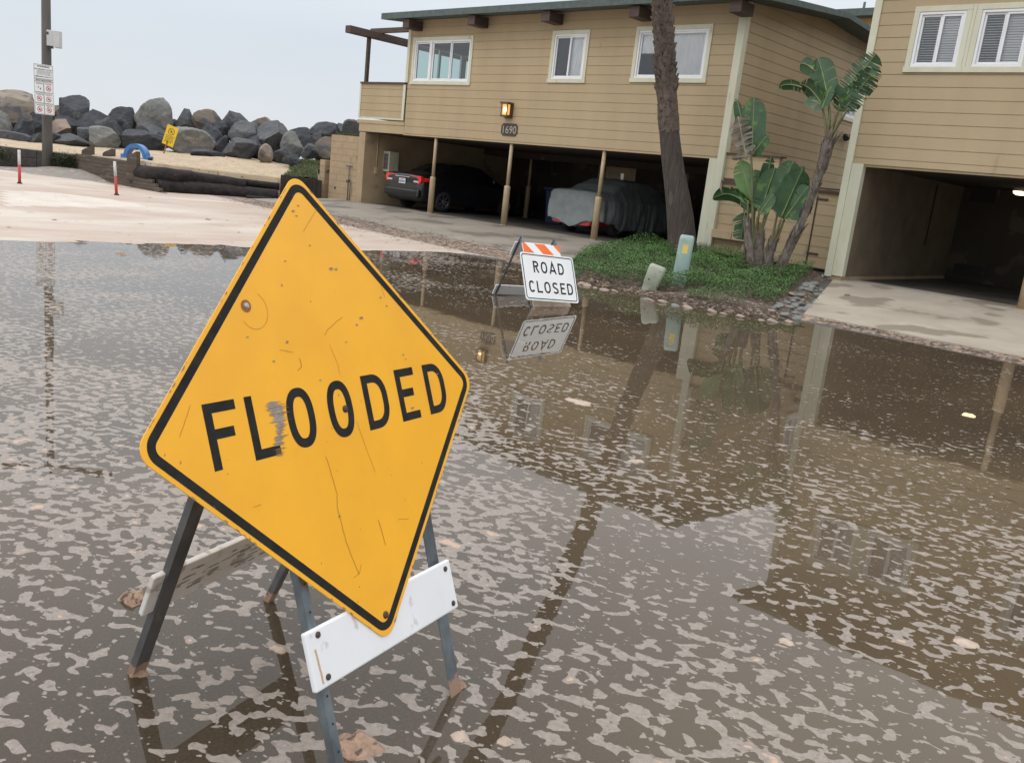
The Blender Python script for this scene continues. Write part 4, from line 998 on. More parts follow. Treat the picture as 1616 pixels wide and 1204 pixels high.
TYRE = mat('tyre_rubber', (.02, .02, .02), (.03, .03, .03), 20, .85); RIM = mat('alloy_rim', (.42, .43, .44), (.32, .33, .34), 10, .3, metal=.8)
PAINT = mat('black_car_paint', (.012, .013, .015), (.010, .011, .013), 2, .28, coat=.6); CGL = mat('car_glass', (.012, .014, .016), None, 3, .08)
REDL = mat('tail_light_red', (.85, .035, .025), (.70, .02, .015), 20, .2, coat=.6); CHR = mat('chrome', (.62, .63, .65), None, 5, .15, metal=1)
car = thing('sedan_car', 'black sedan parked nose-in in the carport with red tail lights facing out', 'car', (-20.95, 19.3, .3))
ST = [(0, .70, .36, .78, .66, .96, 0), (.06, .80, .28, .84, .72, 1.05, 0), (.22, .85, .24, .88, .74, 1.07, 0), (.7, .88, .20, .92, .70, 1.10, 0), (1.0, .88, .20, .93, .65, 1.25, 0), (1.45, .88, .19, .94, .60, 1.42, 0), (2.0, .88, .19, .94, .60, 1.455, 0), (2.6, .88, .19, .93, .60, 1.42, 0), (3.0, .88, .19, .92, .62, 1.26, 0), (3.5, .88, .19, .90, .68, .99, 0), (4.1, .85, .22, .80, .66, .86, 0), (4.4, .77, .28, .68, .60, .72, 0), (4.5, .66, .36, .60, .54, .63, 0)]
m = MB(); co = (-20.95, 17.3, .3)
car_body(m, ST, co, 56, 0, lambda y, i: (1.15 < y < 3.3 and i in (6, 7)) or ((.75 < y < 1.35 or 2.75 < y < 3.42) and i >= 8))
m.build('body', [PAINT, CGL], car)
for sx_ in (-1, 1):
    for wy in (.92, 3.62): wheel(car, co[0]+sx_*.885, co[1]+wy, .3+.31, sx_)
    m = MB(); x = co[0]+sx_*.60
    q = [(.40, 0), (.74, 0), (.83, .02), (.80, .13), (.70, .17), (.40, .13)]
    m.prism([V(co[0]+sx_*a, 17.335-.03, .3+.80+b_) for a, b_ in [(.30, .06), (.44, -.03), (.78, -.03), (.83, .08), (.80, .19), (.34, .19)]], (0, 1, 0), .10)
    m.prism([V(co[0]+sx_*.80, 17.36, 1.12), V(co[0]+sx_*.845, 17.60, 1.16), V(co[0]+sx_*.835, 17.60, 1.25), V(co[0]+sx_*.77, 17.36, 1.26)], (sx_, 0, 0), .012)
    tl = m.build('tail_light', REDL, car, bevel=.012)
    m = MB(); m.box(min(co[0]+sx_*.50, co[0]+sx_*.72), max(co[0]+sx_*.50, co[0]+sx_*.72), 17.298, 17.304, 1.10, 1.145); m.build('lens', mat('clear_lens', (.6, .6, .6), None, 20, .2), tl)
    m = MB(); m.box(min(co[0]+sx_*.88, co[0]+sx_*1.02), max(co[0]+sx_*.88, co[0]+sx_*1.02), 20.15, 20.25, 1.28, 1.40); m.build('mirror', PAINT, car, bevel=.03)
m = MB(); m.box(co[0]-.80, co[0]+.80, 17.24, 17.40, .66, .90); m.build('rear_bumper', PAINT, car, bevel=.05, seg=3)
m = MB(); m.box(co[0]-.33, co[0]+.33, 17.27, 17.31, 1.215, 1.245); m.build('chrome_strip', CHR, car, bevel=.006)
m = MB(); cH = V(co[0], 17.285, 1.275)
m.beam(cH+V(-.022, 0, -.02), cH+V(-.026, 0, .028), .008, .008); m.beam(cH+V(.022, 0, -.02), cH+V(.026, 0, .028), .008, .008); m.beam(cH+V(-.022, 0, .004), cH+V(.022, 0, .004), .008, .008)
m.build('emblem', CHR, car)
m = MB(); m.box(co[0]-.15, co[0]+.15, 17.275, 17.285, 1.03, 1.18); lpz = m.build('licence_plate', mat('plate_white', (.62, .64, .68), None, 30, .5), car, bevel=.003)
m = MB()
for i in range(7): m.box(co[0]-.125+i*.037, co[0]-.125+i*.037+.022, 17.272, 17.2745, 1.065, 1.125)
m.build('plate_marks', mat('plate_blue', (.10, .13, .26), None, 90, .5), lpz)
m = MB(); m.box(co[0]-.06, co[0]+.06, 17.271, 17.2745, 1.145, 1.165); m.build('plate_header', REDL, lpz)
# covered car
cc_ = thing('covered_car', 'car under a wrinkled grey cover with a strip of red body showing below', 'car', (-15.0, 20.3, .3))
co2 = (-15.05, 18.2, .3)
ST2 = [(a-.03, w_*1.045+.02, zb, zl+.03, wr+.06, zt+.05, 0) for a, w_, zb, zl, wr, zt, _ in ST]
ST2 = [(a, w_, .16, zl, wr, zt, 0) for a, w_, zb, zl, wr, zt, _ in ST2]
ST2[0] = (-.05, .76, .16, .80, .66, .93, 0)
CANV = mat('grey_car_cover', (.26, .29, .285), (.20, .225, .225), 5, .6, bump=.008, bscale=9)
m = MB(); car_body(m, ST2, co2, 150, .06, None, .17); m.build('cover', CANV, cc_)
m = MB(); car_body(m, [(a, w_*.96, .24, .6, wr*.9, .75, 0) for a, w_, zb, zl, wr, zt, _ in ST], co2, 20); m.build('body', mat('red_car_paint', (.42, .02, .015), None, 3, .3, coat=.5), cc_)
for sx_ in (-1, 1):
    for wy in (.95, 3.6): wheel(cc_, co2[0]+sx_*.87, co2[1]+wy, .61, sx_)
# blue bin by the covered car
bn = thing('wheelie_bin', 'dark blue bin at the back of the carport beside the covered car', 'bin', (-18.1, 21.3, .3))
m = MB(); m.prism([V(-18.4, 21.0, .3), V(-17.8, 21.0, .3), V(-17.7, 21.0, 1.3), V(-18.5, 21.0, 1.3)], (0, 1, 0), .6); m.build('body', mat('bin_blue', (.02, .035, .11), None, 4, .5), bn, bevel=.03)
m = MB(); m.box(-18.55, -17.65, 20.92, 21.64, 1.3, 1.38); m.build('lid', mat('bin_lid_blue', (.02, .03, .09), None, 4, .5), bn, bevel=.03)
# ---------------------------------------------------------------- planting bed
BED = [(-9.45, 11.42), (-9.05, 11.22), (-8, 11.12), (-7.3, 11.05), (-6.4, 11.15), (-5.8, 11.3), (-5.4, 11.75), (-5.55, 12.35), (-6.0, 13.5), (-6.95, 16.15), (-7.1, 16.85), (-10.4, 16.9), (-11.45, 16.6), (-11.5, 14.6), (-10.9, 13.2), (-10.1, 12.1)]
def edist(x, y):
    d = 9
    for i in range(len(BED)):
        a, b_ = BED[i-1], BED[i]; ax, ay = b_[0]-a[0], b_[1]-a[1]; t = max(0, min(1, ((x-a[0])*ax+(y-a[1])*ay)/(ax*ax+ay*ay)))
        d = min(d, math.hypot(x-a[0]-ax*t, y-a[1]-ay*t))
    return d
def hp(x, y):
    z = .05+.070*(y-11.4)+.08*math.exp(-((x+9)**2/3+(y-13.6)**2/3)); d = edist(x, y)
    if not inpoly(x, y, BED): return gz(x, y)-.03-.1*d
    k = sstep(0, .55, d) if y < 13.5 or x < -10.5 else sstep(0, .2, d)
    base = gz(x, y)-.02
    return base*(1-k)+z*k+.025*nz2(x, y, 2.5)*k+.01*nz2(x, y, 8)*k
SOIL = mat('bed_soil', (.060, .043, .032), (.10, .075, .055), 3, .95, bump=.03, bscale=25, c3=(.30, .215, .16), s3=13, t3=.57)
m = MB(); m.smooth = True; bx = np.arange(-11.7, -5.1, .08); by = np.arange(10.9, 17.0, .08); vv = [(x, y, hp(x, y)) for y in by for x in bx]; kx = len(bx)
ff = []
for j in range(len(by)-1):
    for i in range(kx-1):
        xc, yc = bx[i]+.04, by[j]+.04
        if inpoly(xc, yc, BED) or edist(xc, yc) < .15: ff.append((j*kx+i, j*kx+i+1, (j+1)*kx+i+1, (j+1)*kx+i))
m.mesh(vv, ff); tag(m.build('planting_bed_soil', SOIL, recalc=False), kind='structure')
def hit_bed(u, v):
    d = ray(u, v); t = 8.0
    while t < 26:
        p = CAM+d*t
        if p.z < hp(p.x, p.y): return V(p.x, p.y, hp(p.x, p.y))
        t += .02
    return p
# ground cover leaves
def covermask(x, y):
    if not inpoly(x, y, BED): return 0
    d = edist(x, y)
    front = 11.62+.35*nz2(x, 0, .9)+.75*sstep(-7.9, -6.8, x)
    if x < -9.3: front = 11.3
    if y < front: 
        # tuft in front at right
        return 1 if (math.hypot((x+6.75)/.5, (y-11.75)/.18) < 1) else 0
    right = (x > -6.0-.31*(y-12.2)-.05)
    if right: return 0
    if y > 16.2 and x > -9.8: return .12
    return 1
def leafmat(name, c1, c2, c3):
    return mat(name, c1, c2, 1.3, .5, c3=c3, s3=30, t3=.55, detail=3)
rs = random.Random(11); m = MB()
LF = []
for i in range(230000):
    x, y = rs.uniform(-11.5, -5.3), rs.uniform(11.1, 16.9); cm_ = covermask(x, y)
    if rs.random() > cm_: continue
    tall = .05+.24*max(0, .45+.9*nz2(x, y, 1.5))+.03
    tall *= sstep(0, .35, edist(x, y))*.8+.3
    LF.append((x, y, hp(x, y)+rs.uniform(.0, 1)**.7*tall))
    if len(LF) > 90000: break
vs = []; fs = []; mi = []
for (x, y, z) in LF:
    a = rs.uniform(0, 6.28); s = rs.uniform(.014, .030); t = rs.uniform(-.2, .9); ca, sa = math.cos(a), math.sin(a)
    d = V(ca*math.cos(t), sa*math.cos(t), math.sin(t))*s; sd2 = V(-sa, ca, rs.uniform(-.5, .5)).normalized()*s*.42; b = len(vs)
    p = V(x, y, z); up = V(0, 0, s*.12)
    vs += [p, p+d*.55+sd2+up, p+d*1.1, p+d*.55-sd2+up]; fs += [(b, b+1, b+2, b+3)]
    mi.append(0 if rs.random() < .62 else (1 if rs.random() < .7 else 2))
m.v = vs; m.f = fs; m.mi = mi; m.sm = [False]*len(fs)
gc = m.build('ground_cover', [leafmat('cover_leaf', (.062, .148, .027), (.038, .098, .02), (.065, .14, .03)), leafmat('cover_leaf_light', (.105, .225, .04), (.07, .16, .03), (.10, .19, .045)), leafmat('cover_leaf_dark', (.03, .075, .018), (.04, .085, .022), (.028, .06, .018))], recalc=False)
tag(gc, kind='stuff', label='low dark green leafy ground cover filling the planting bed', cat='ground cover')
# cobbles
COB = [mat('cobble_grey', (.19, .20, .19), (.13, .14, .135), 8, .8, c3=(.28, .22, .17), s3=9, t3=.6), mat('cobble_silted', (.34, .26, .21), (.24, .19, .155), 9, .85, c3=(.14, .13, .12), s3=10, t3=.62)]
def cobble_mesh(seed, mt):
    bm = bmesh.new(); bmesh.ops.create_icosphere(bm, subdivisions=3, radius=1)
    for v in bm.verts:
        c = v.co.copy(); v.co = Vector((c.x*1.0, c.y*.72, c.z*.42))*(1+.18*mnoise.noise(c*1.3+Vector((seed*7, 0, 0))))
    for f in bm.faces: f.smooth = True
    me = bpy.data.meshes.new('cobble'); bm.to_mesh(me); bm.free(); me.materials.append(mt); return me
CM = [cobble_mesh(i, COB[0]) for i in range(3)]+[cobble_mesh(i+3, COB[1]) for i in range(3)]
def cobble(x, y, z, s, kind, rot, label, group):
    o = bpy.data.objects.new('cobble', CM[kind]); C.objects.link(o); o.location = (x, y, z); o.scale = (s, s, s*rs.uniform(.8, 1.2)); o.rotation_euler = (rs.uniform(-.2, .2), rs.uniform(-.2, .2), rot); return tag(o, label, 'stone', group)
# kerb row along the water
pts = []
kr = [(-9.2, 11.15), (-8.5, 11.12), (-7.9, 11.05), (-7.3, 10.98), (-6.8, 11.02), (-6.4, 11.08), (-6.0, 11.14), (-5.7, 11.28), (-5.45, 11.55), (-5.38, 11.8)]
for i in range(len(kr)-1):
    L_ = math.hypot(kr[i+1][0]-kr[i][0], kr[i+1][1]-kr[i][1]); k = max(1, int(L_/.16))
    for j in range(k):
        f = (j+rs.uniform(-.25, .25))/k; (rs.random() < .8) and pts.append((kr[i][0]*(1-f)+kr[i+1][0]*f+rs.uniform(-.04, .04), kr[i][1]*(1-f)+kr[i+1][1]*f+rs.uniform(-.04, .05)))
for (x, y) in pts:
    cobble(x, y, 0.0+rs.uniform(-.012, .012), rs.uniform(.045, .095), rs.choice([3, 4, 5, 3, 4, 0]), rs.uniform(-.6, .6), 'silt coated rounded stone in the row edging the bed along the water', 'silted stones along the waterline')
for i in range(46):
    f = rs.random()**1.2; y = 11.9+3.3*f; xe = (-5.55-.31*(y-12.2)) if y > 12.2 else -5.55; x = xe-rs.uniform(.02, .42)+ .0
    cobble(x, y, hp(x, y)+.012, rs.uniform(.05, .10), rs.choice([0, 1, 2, 0, 1, 4]), rs.uniform(0, 3), 'grey river stone lying between the green bed and the driveway', 'river stones beside the driveway')
cobble(at(1337, 465, 'z', .25).x, at(1337, 465, 'z', .25).y, .25, .045, 4, .3, 'small pale stone lying alone on the driveway', None)
# debris flecks along the tide line
rs = random.Random(21); m = MB()
def fleck(x, y, z, s):
    a = rs.uniform(0, 6.28); d = V(math.cos(a), math.sin(a), rs.uniform(-.1, .2))*s; e_ = V(-math.sin(a), math.cos(a), rs.uniform(-.2, .2))*s*rs.uniform(.2, .6)
    p = V(x, y, z); m.m = rs.choice([0, 0, 1, 1, 2]); m.face([p-d-e_, p+d-e_*.7, p+d*.8+e_, p-d+e_*.8])
for i in range(2600):
    f = rs.random(); x = -9.3+f*4.0; y = np.interp(x, [-9.3, -8, -7.3, -6.4, -5.7, -5.3], [11.45, 11.25, 11.2, 11.3, 11.5, 12.0])+abs(rs.gauss(0, .17))
    fleck(x, y, hp(x, y)+.008, rs.uniform(.008, .028))
for i in range(2600):   # along the drive at right
    x = rs.uniform(-5.4, 9); y = 12.36+rs.gauss(0, .10)+.05*math.sin(x*2); fleck(x, y, max(gz(x, y), .0)+.01, rs.uniform(.008, .03))
for i in range(4200):   # on and before the carport apron
    x = -9.8-rs.random()**.8*13; e_ = 13.25+.05*max(0, -12-x); y = e_+rs.gauss(-.45, .45)
    fleck(x, y, max(gz(x, y), zA(x, y) if y > e_ else -1)+.012, rs.uniform(.01, .035))
for i in range(420):
    x = rs.uniform(-25, -12.9); fleck(x, rs.uniform(3, 13), gz(x, 0)+.012, rs.uniform(.008, .03)*(1 if rs.random() < .9 else 2.2))
m.m = 0
tag(m.build('tide_debris', [mat('flake_peach', (.40, .28, .20), (.30, .21, .15), 40, .9), mat('flake_brown', (.11, .075, .05), (.07, .05, .035), 40, .9), mat('flake_cream', (.52, .44, .36), None, 40, .9)], recalc=False), kind='stuff', label='scattered bark flakes and dried foam crumbs left along the tide line', cat='debris')
# silt clumps and foam lumps floating in the flood
def clump(x, y, sx_, sy_, h, label, rot=0, mt=SILT):
    m = MB(); m.smooth = True; n1, n2 = 36, 16; vs = []
    for j in range(n2+1):
        r = j/n2
        for i in range(n1):
            a = 2*math.pi*i/n1; rr = r*(1+.38*mnoise.noise(V(math.cos(a)*1.4+x, math.sin(a)*1.4+y, 0))+.18*mnoise.noise(V(math.cos(a)*4+x, math.sin(a)*4+y, 3)))
            px_, py_ = rr*math.cos(a)*sx_, rr*math.sin(a)*sy_; q = h*(1-r**2)*(1+.8*mnoise.noise(V(px_*28+x, py_*28+y, 1)))-.003*r**6*2+.0015
            vs.append((x+px_*math.cos(rot)-py_*math.sin(rot), y+px_*math.sin(rot)+py_*math.cos(rot), q))
    m.mesh(vs, [(j*n1+i, j*n1+(i+1) % n1, (j+1)*n1+(i+1) % n1, (j+1)*n1+i) for j in range(n2) for i in range(n1)])
    return tag(m.build('foam_clump', mt, recalc=False), label, 'foam clump', 'floating foam clumps')
FOAMP = mat('peach_foam', (.46, .37, .30), (.36, .28, .22), 30, .85, bump=.004, bscale=70)
for u, v, a, b_, h, lb, mt in ((211, 945, .055, .045, .028, 'brown foam clump caught under the rear crossboard of the FLOODED sign', SILT), (560, 1178, .075, .055, .03, 'large brown foam clump beside the near leg of the FLOODED sign', SILT),
        (438, 1025, .035, .018, .008, 'small peach foam clump floating beneath the FLOODED sign', FOAMP), (726, 1162, .03, .025, .01, 'round peach foam clump at the bottom edge right of the FLOODED sign', FOAMP), (797, 1170, .028, .02, .009, 'second peach foam clump right of the near stand leg', FOAMP),
        (722, 1080, .028, .025, .014, 'silt lump round the right front foot of the FLOODED sign', SILT), (219, 1062, .03, .026, .014, 'silt lump round the left rear foot of the FLOODED sign', SILT), (425, 942, .022, .02, .014, 'silt lump round the far rear foot of the FLOODED sign', SILT),
        (915, 635, .13, .06, .012, 'flat cream foam clump floating alone in the open water beyond the FLOODED sign', FOAMP), (1240, 1013, .035, .025, .008, 'peach foam clump near the right bottom of the flood', FOAMP), (1525, 1015, .05, .04, .01, 'cream foam clump near the right edge of the flood', FOAMP),
        (1005, 728, .05, .03, .008, 'white foam clump with a dark centre in the window reflection', FOAMP), (192, 401, .14, .05, .02, 'brown clump floating on the far left water', SILT)):
    p = at(u, v, 'z', 0); clump(p.x, p.y, a, b_, h, lb, rs.uniform(0, 1), mt)
# ---------------------------------------------------------------- plants
def leaf(mb, base, tip, width, rot=0., tears=.15, droop=.0, fold=.25, n=26, flap=0.1, seed=0, shift=0):
    r = random.Random(seed); base, tip = Vector(base), Vector(tip); tip = tip+(tip-base)*.05; ax = tip-base; L_ = ax.length; t0 = ax.normalized()
    view = (base-CAM).normalized(); lat = t0.cross(view).normalized(); nrm = lat.cross(t0)
    lat2 = lat*math.cos(rot)+nrm*math.sin(rot); nrm2 = nrm*math.cos(rot)-lat*math.sin(rot)
    mid = []; 
    for i in range(n+1):
        f = i/n; p = base+ax*f; p = p+V(0, 0, 1)*(droop*L_*(math.sin(f*math.pi*.5)-f)*1.6); mid.append(p)
    prof = lambda f: width*.48*min(1, (f/.14+.12))**.7*(1 if f < .6 else max(0, 1-((f-.6)/.4)**2.3)**.65)
    for sg in (-1, 1):
        start = 0; i = 0
        while i < n:
            ln = 1
            while i+ln < n and r.random() > tears: ln += 1
            gap0 = 0; fl = r.uniform(-flap, flap)*(1 if ln < 6 else .4)
            for j in range(i, i+ln):
                f0, f1 = j/n, (j+1)/n; w0, w1 = prof(f0), prof(f1); g0 = (.35/n*L_ if j == i and i else 0); g1 = (-.35/n*L_ if j == i+ln-1 and i+ln < n else 0)
                prev = None
                for k in range(3):
                    q0, q1 = k/3, (k+1)/3
                    def pt(m_, w_, q, g): return m_+lat2*sg*w_*q+nrm2*(fold*w_*q*(1.1-.55*q)+fl*w_*q)+t0*(g*q+w_*q*.18)+V(0, 0, -.10*w_*q*q)
                    mb.face([pt(mid[j], w0, q0, g0), pt(mid[j], w0, q1, g0), pt(mid[j+1], w1, q1, g1), pt(mid[j+1], w1, q0, g1)])
            i += ln
    return mid
BL1 = mat('bird_leaf', (.042, .098, .038), (.026, .066, .027), 7, .42, c3=(.085, .16, .04), s3=5, t3=.58, stretch=(1, 1, 1), bump=.002, bscale=60)
BL2 = mat('bird_leaf_bright', (.085, .175, .04), (.06, .13, .035), 6, .42, bump=.002, bscale=60)
BL3 = mat('leaf_rib', (.22, .27, .10), (.16, .2, .07), 9, .5); BLD = mat('dead_leaf', (.10, .07, .055), (.22, .19, .165), 6, .85)
for mm in (BL1, BL2):
    b = mm.node_tree.nodes['Principled BSDF']
STALK = mat('leaf_stalk', (.12, .14, .05), (.09, .08, .035), 4, .6, c3=(.12, .07, .04), s3=6, t3=.55, stretch=(3, 3, .6))
TRK = mat('fibrous_trunk', (.17, .15, .13), (.07, .055, .045), 10, .9, bump=.02, bscale=20, stretch=(1, 1, .4), c3=(.24, .22, .20), s3=7, t3=.6)
def c8(x, y): return (1100+x/3.253, 80+y/3.253)
def at8(x, y, Y): return at(*c8(x, y), 'y', Y)
def smoothpath(pts, k=6):
    o = []
    for i in range(len(pts)-1):
        p0, p1, p2, p3 = pts[max(i-1, 0)], pts[i], pts[i+1], pts[min(i+2, len(pts)-1)]
        for j in range(k):
            t = j/k; o.append(.5*((2*p1)+(-p0+p2)*t+(2*p0-5*p1+4*p2-p3)*t*t+(-p0+3*p1-3*p2+p3)*t*t*t))
    return o+[pts[-1]]
def husks(mb, path, rads, n, length, seed, up=1, spread=.3):
    r = random.Random(seed); k = len(path)
    for i in range(n):
        f = r.uniform(0, .98)*(k-1); j = int(f); p = path[j].lerp(path[min(j+1, k-1)], f-j); t = (path[min(j+1, k-1)]-path[max(j-1, 0)]).normalized(); rad = rads[j]
        a = r.uniform(0, 6.28); e_ = t.cross(V(1, 0, .3)).normalized(); c_ = t.cross(e_); d = e_*math.cos(a)+c_*math.sin(a); s = t.cross(d); L_ = length*r.uniform(.5, 1.2); w_ = L_*r.uniform(.16, .34)
        o = p+d*rad*.92; tip = o+t*L_*up+d*L_*spread*r.uniform(.1, 1)
        mb.face([o-s*w_, o+s*w_, (o+s*w_*.8).lerp(tip, .6), tip, (o-s*w_*.8).lerp(tip, .6)])
YP = 15.1
def plant(name, label, trunks, stalks, leaves, hk, Y0, hl=.22):
    b0 = trunks[0][0]; p0 = at8(*b0[0], Y0); root = thing(name, label, 'plant', (p0.x, p0.y, hp(p0.x, p0.y)), None)
    for ti, (pts, rd) in enumerate(trunks):
        P = [at8(x, y, Y0) for x, y in pts]; g0 = P[0]; P = [V(g0.x, g0.y, hp(g0.x, g0.y)-.1)]+P[1:]; sp = smoothpath(P); rr = np.interp(np.linspace(0, 1, len(sp)), np.linspace(0, 1, len(rd)), rd)
        m = MB(); m.tube(sp, list(rr), 14, jit=lambda i, j: 1+.12*math.sin(i*2.6+j*.3)*.5+.10*mnoise.noise(V(i*.9, j*.8, ti)))
        m.m = 1; husks(m, sp, rr, hk, hl, ti+3); m.m = 0; m.build('trunk', [TRK, BLD], root)
    m = MB()
    for a, b_, c, r0_, r1_ in stalks:
        dy = rs.uniform(-.12, .12); q = smoothpath([at8(*a, Y0), at8(*b_, Y0+dy*.5), at8(*c, Y0+dy)]); m.tube(q, list(np.linspace(r0_, r1_, len(q))), 8)
    m.build('stalks', STALK, root)
    for i, (a, b_, w_, rot, tr, dr, mt, kw) in enumerate(leaves):
        dy = kw.get('dy', 0); A_, B_ = at8(*a, Y0+dy), at8(*b_, Y0+dy+kw.get('dt', 0)); m = MB(); m.smooth = True
        mid = leaf(m, A_, B_, w_, rot, tr, dr, kw.get('fold', .25), 26, kw.get('flap', .12), seed=i*13+len(leaves))
        m.smooth = False; m.m = 1; m.tube(mid[::2], list(np.linspace(.014, .004, len(mid[::2]))), 6); m.m = 0
        lf = m.build('leaf', [mt, BL3], root, recalc=False)
        if kw.get('label'): lf['label'] = kw['label']
    return root
plant('bird_of_paradise_plant', 'tallest bird of paradise plant with a long bare leaning trunk and four leaves', [([(415, 1170), (468, 1020), (528, 900), (588, 745), (636, 610), (668, 500), (690, 450)], [.10, .078, .066, .064, .078, .10, .07])],
    [((672, 470), (725, 380), (775, 300), .035, .016), ((670, 450), (680, 350), (676, 262), .035, .018), ((665, 450), (655, 350), (636, 276), .03, .014), ((675, 440), (705, 370), (735, 285), .035, .012), ((680, 470), (700, 400), (712, 330), .04, .01)],
    [((715, 305), (908, 30), .52, .35, .55, .06, BL1, dict(flap=.35, label='big upper leaf torn into ribs')), ((750, 310), (922, 92), .42, -.3, .55, .06, BL1, dict(flap=.45, dy=.05)), ((676, 268), (622, 50), .47, .3, .12, .15, BL1, {}), ((600, 100), (535, 70), .28, .2, .05, .3, BL1, {}),
     ((648, 285), (540, 180), .40, .8, .25, .3, BL1, dict(flap=.3)), ((540, 190), (425, 188), .20, .4, .1, .3, BL1, {}), ((655, 290), (560, 255), .25, -.4, .3, .2, BL1, dict(flap=.3)), ((640, 300), (690, 190), .25, .9, .2, .2, BL1, dict(dy=-.1))], 260, YP, .20)
plant('bird_of_paradise_plant', 'left bird of paradise clump with a tall brown edged leaf above many broad leaves', [([(290, 1165), (278, 1060), (268, 960), (262, 880)], [.12, .095, .08, .06]), ([(318, 1160), (318, 1050), (322, 960)], [.085, .075, .05])],
    [((290, 1000), (285, 760), (278, 530), .035, .018), ((275, 1000), (262, 880), (262, 770), .035, .016), ((300, 1000), (310, 900), (322, 800), .035, .016), ((310, 1010), (340, 900), (385, 780), .035, .014), ((285, 1000), (290, 880), (300, 790), .035, .016), ((265, 980), (250, 880), (240, 810), .03, .014), ((300, 1020), (325, 930), (352, 830), .03, .014), ((270, 1000), (255, 900), (250, 830), .03, .012), ((288, 1020), (300, 940), (312, 850), .04, .02)],
    [((280, 545), (292, 255), .48, .25, .12, .05, BL1, dict(label='tall upright leaf')), ((262, 540), (205, 262), .30, -.9, .10, .10, BL1, {}), ((255, 555), (212, 350), .38, .2, .75, .02, BLD, dict(flap=.6, dy=-.2, label='brown shredded half leaf')), ((280, 540), (360, 440), .26, .5, .3, .1, BL1, {}), ((240, 548), (182, 556), .1, .2, .2, .1, BLD, {}),
     ((285, 785), (222, 575), .40, .2, .06, .04, BL2, dict(label='bright yellow green leaf')), ((325, 830), (398, 612), .42, -.2, .10, .05, BL1, {}), ((305, 790), (318, 660), .26, .5, .1, .05, BL1, {}), ((330, 800), (378, 555), .32, -.7, .12, .05, BL1, dict(dy=.1)),
     ((310, 790), (300, 620), .30, .3, .1, .1, BL1, dict(dy=.15)), ((270, 800), (88, 765), .34, .7, .2, .55, BL1, dict(flap=.3)), ((280, 790), (140, 735), .26, .9, .2, .4, BL1, {}), ((245, 830), (228, 965), .36, .5, .5, -.1, BL1, dict(flap=.35, label='drooping leaf torn into strips')), ((300, 830), (235, 740), .3, .4, .1, .2, BL1, {}), ((320, 840), (390, 740), .3, .8, .1, .1, BL1, dict(dy=-.1))], 260, YP-.1, .18)
plant('bird_of_paradise_plant', 'short bird of paradise between the clump and the leaning trunk with paddle leaves', [([(358, 1160), (368, 1060), (388, 990)], [.095, .085, .06])],
    [((385, 1000), (410, 930), (432, 865), .035, .018), ((392, 1000), (425, 930), (448, 865), .035, .018), ((380, 1000), (400, 900), (420, 800), .03, .014)],
    [((405, 785), (490, 578), .48, .2, .06, .06, BL1, {}), ((430, 860), (535, 625), .52, -.25, .06, .05, BL1, dict(label='broad paddle leaf')), ((452, 862), (568, 705), .44, .5, .08, .1, BL1, {}), ((440, 850), (400, 700), .3, .9, .1, .1, BL1, dict(dy=.12)), ((430, 800), (545, 600), .26, .9, .15, .1, BL1, dict(dy=.2))], 150, YP-.05, .18)
# palm
ptk = thing('palm_tree', 'tall palm with a rough leaning trunk rising in front of the carport', 'palm tree', (-10.04, 15.9, .3))
base = at(1077, 404, 'y', 15.75); base.z = .25; ld = V(-.74, -.67, 0)
PK = [(0, 0, .36), (.25, .02, .31), (.9, .17, .275), (1.7, .41, .25), (2.5, .63, .225), (3.2, .78, .205), (4.5, 1.05, .19), (6, 1.35, .185), (9, 2.2, .185), (12, 3.2, .215), (14.5, 4.05, .21), (16.2, 4.7, .24)]
PTS = [base+ld*s+V(0, 0, z) for z, s, r in PK]
sp = smoothpath(PTS, 8); rr = np.interp(np.linspace(0, 1, len(sp)), np.linspace(0, 1, len(PK)), [r*(.95 if z_ < 1 else .86) for z_, _, r in PK])
PB1 = mat('palm_bark', (.095, .078, .064), (.05, .04, .034), 5, .95, bump=.06, bscale=10, stretch=(3, 3, .2), c3=(.12, .10, .085), s3=5, t3=.6)
PB2 = mat('palm_leaf_base', (.155, .12, .095), (.09, .068, .053), 10, .9, c3=(.045, .035, .03), s3=16, t3=.58)
m = MB(); m.tube(sp, list(rr), 26, jit=lambda i, j: 1+.05*mnoise.noise(V(j*.9, i*.12, 0))+.03*math.sin(j*2.9))
m.m = 1; r_ = random.Random(4)
zz = 2.55
while zz < 15.8:
    f = np.interp(zz, [k[0] for k in PK], range(len(PK)))*8; j = int(f); p = sp[j].lerp(sp[min(j+1, len(sp)-1)], f-j); t = (sp[min(j+1, len(sp)-1)]-sp[j-1]).normalized(); rad = rr[j]
    k = 11; ph = r_.uniform(0, 6)
    for q in range(k):
        a = ph+2*math.pi*q/k+r_.uniform(-.12, .12); e_ = t.cross(V(1, .2, 0)).normalized(); c_ = t.cross(e_); d = e_*math.cos(a)+c_*math.sin(a); s = t.cross(d); w_ = .075*r_.uniform(.8, 1.2); L_ = r_.uniform(.10, .17); out_ = r_.uniform(.03, .09)*(1 if zz > 3.2 else .4)
        o = p+d*(rad*.97)+V(0, 0, r_.uniform(-.03, .03)); tp = o+t*L_+d*out_; b_ = o-t*.02+d*.005
        m.prism([b_-s*w_, b_+s*w_, tp+s*w_*.45, tp-s*w_*.45], d, -.03)
    zz += .105
m.m = 0; m.build('trunk', [PB1, PB2], ptk)
top = sp[-1]; m = MB(); r_ = random.Random(9)
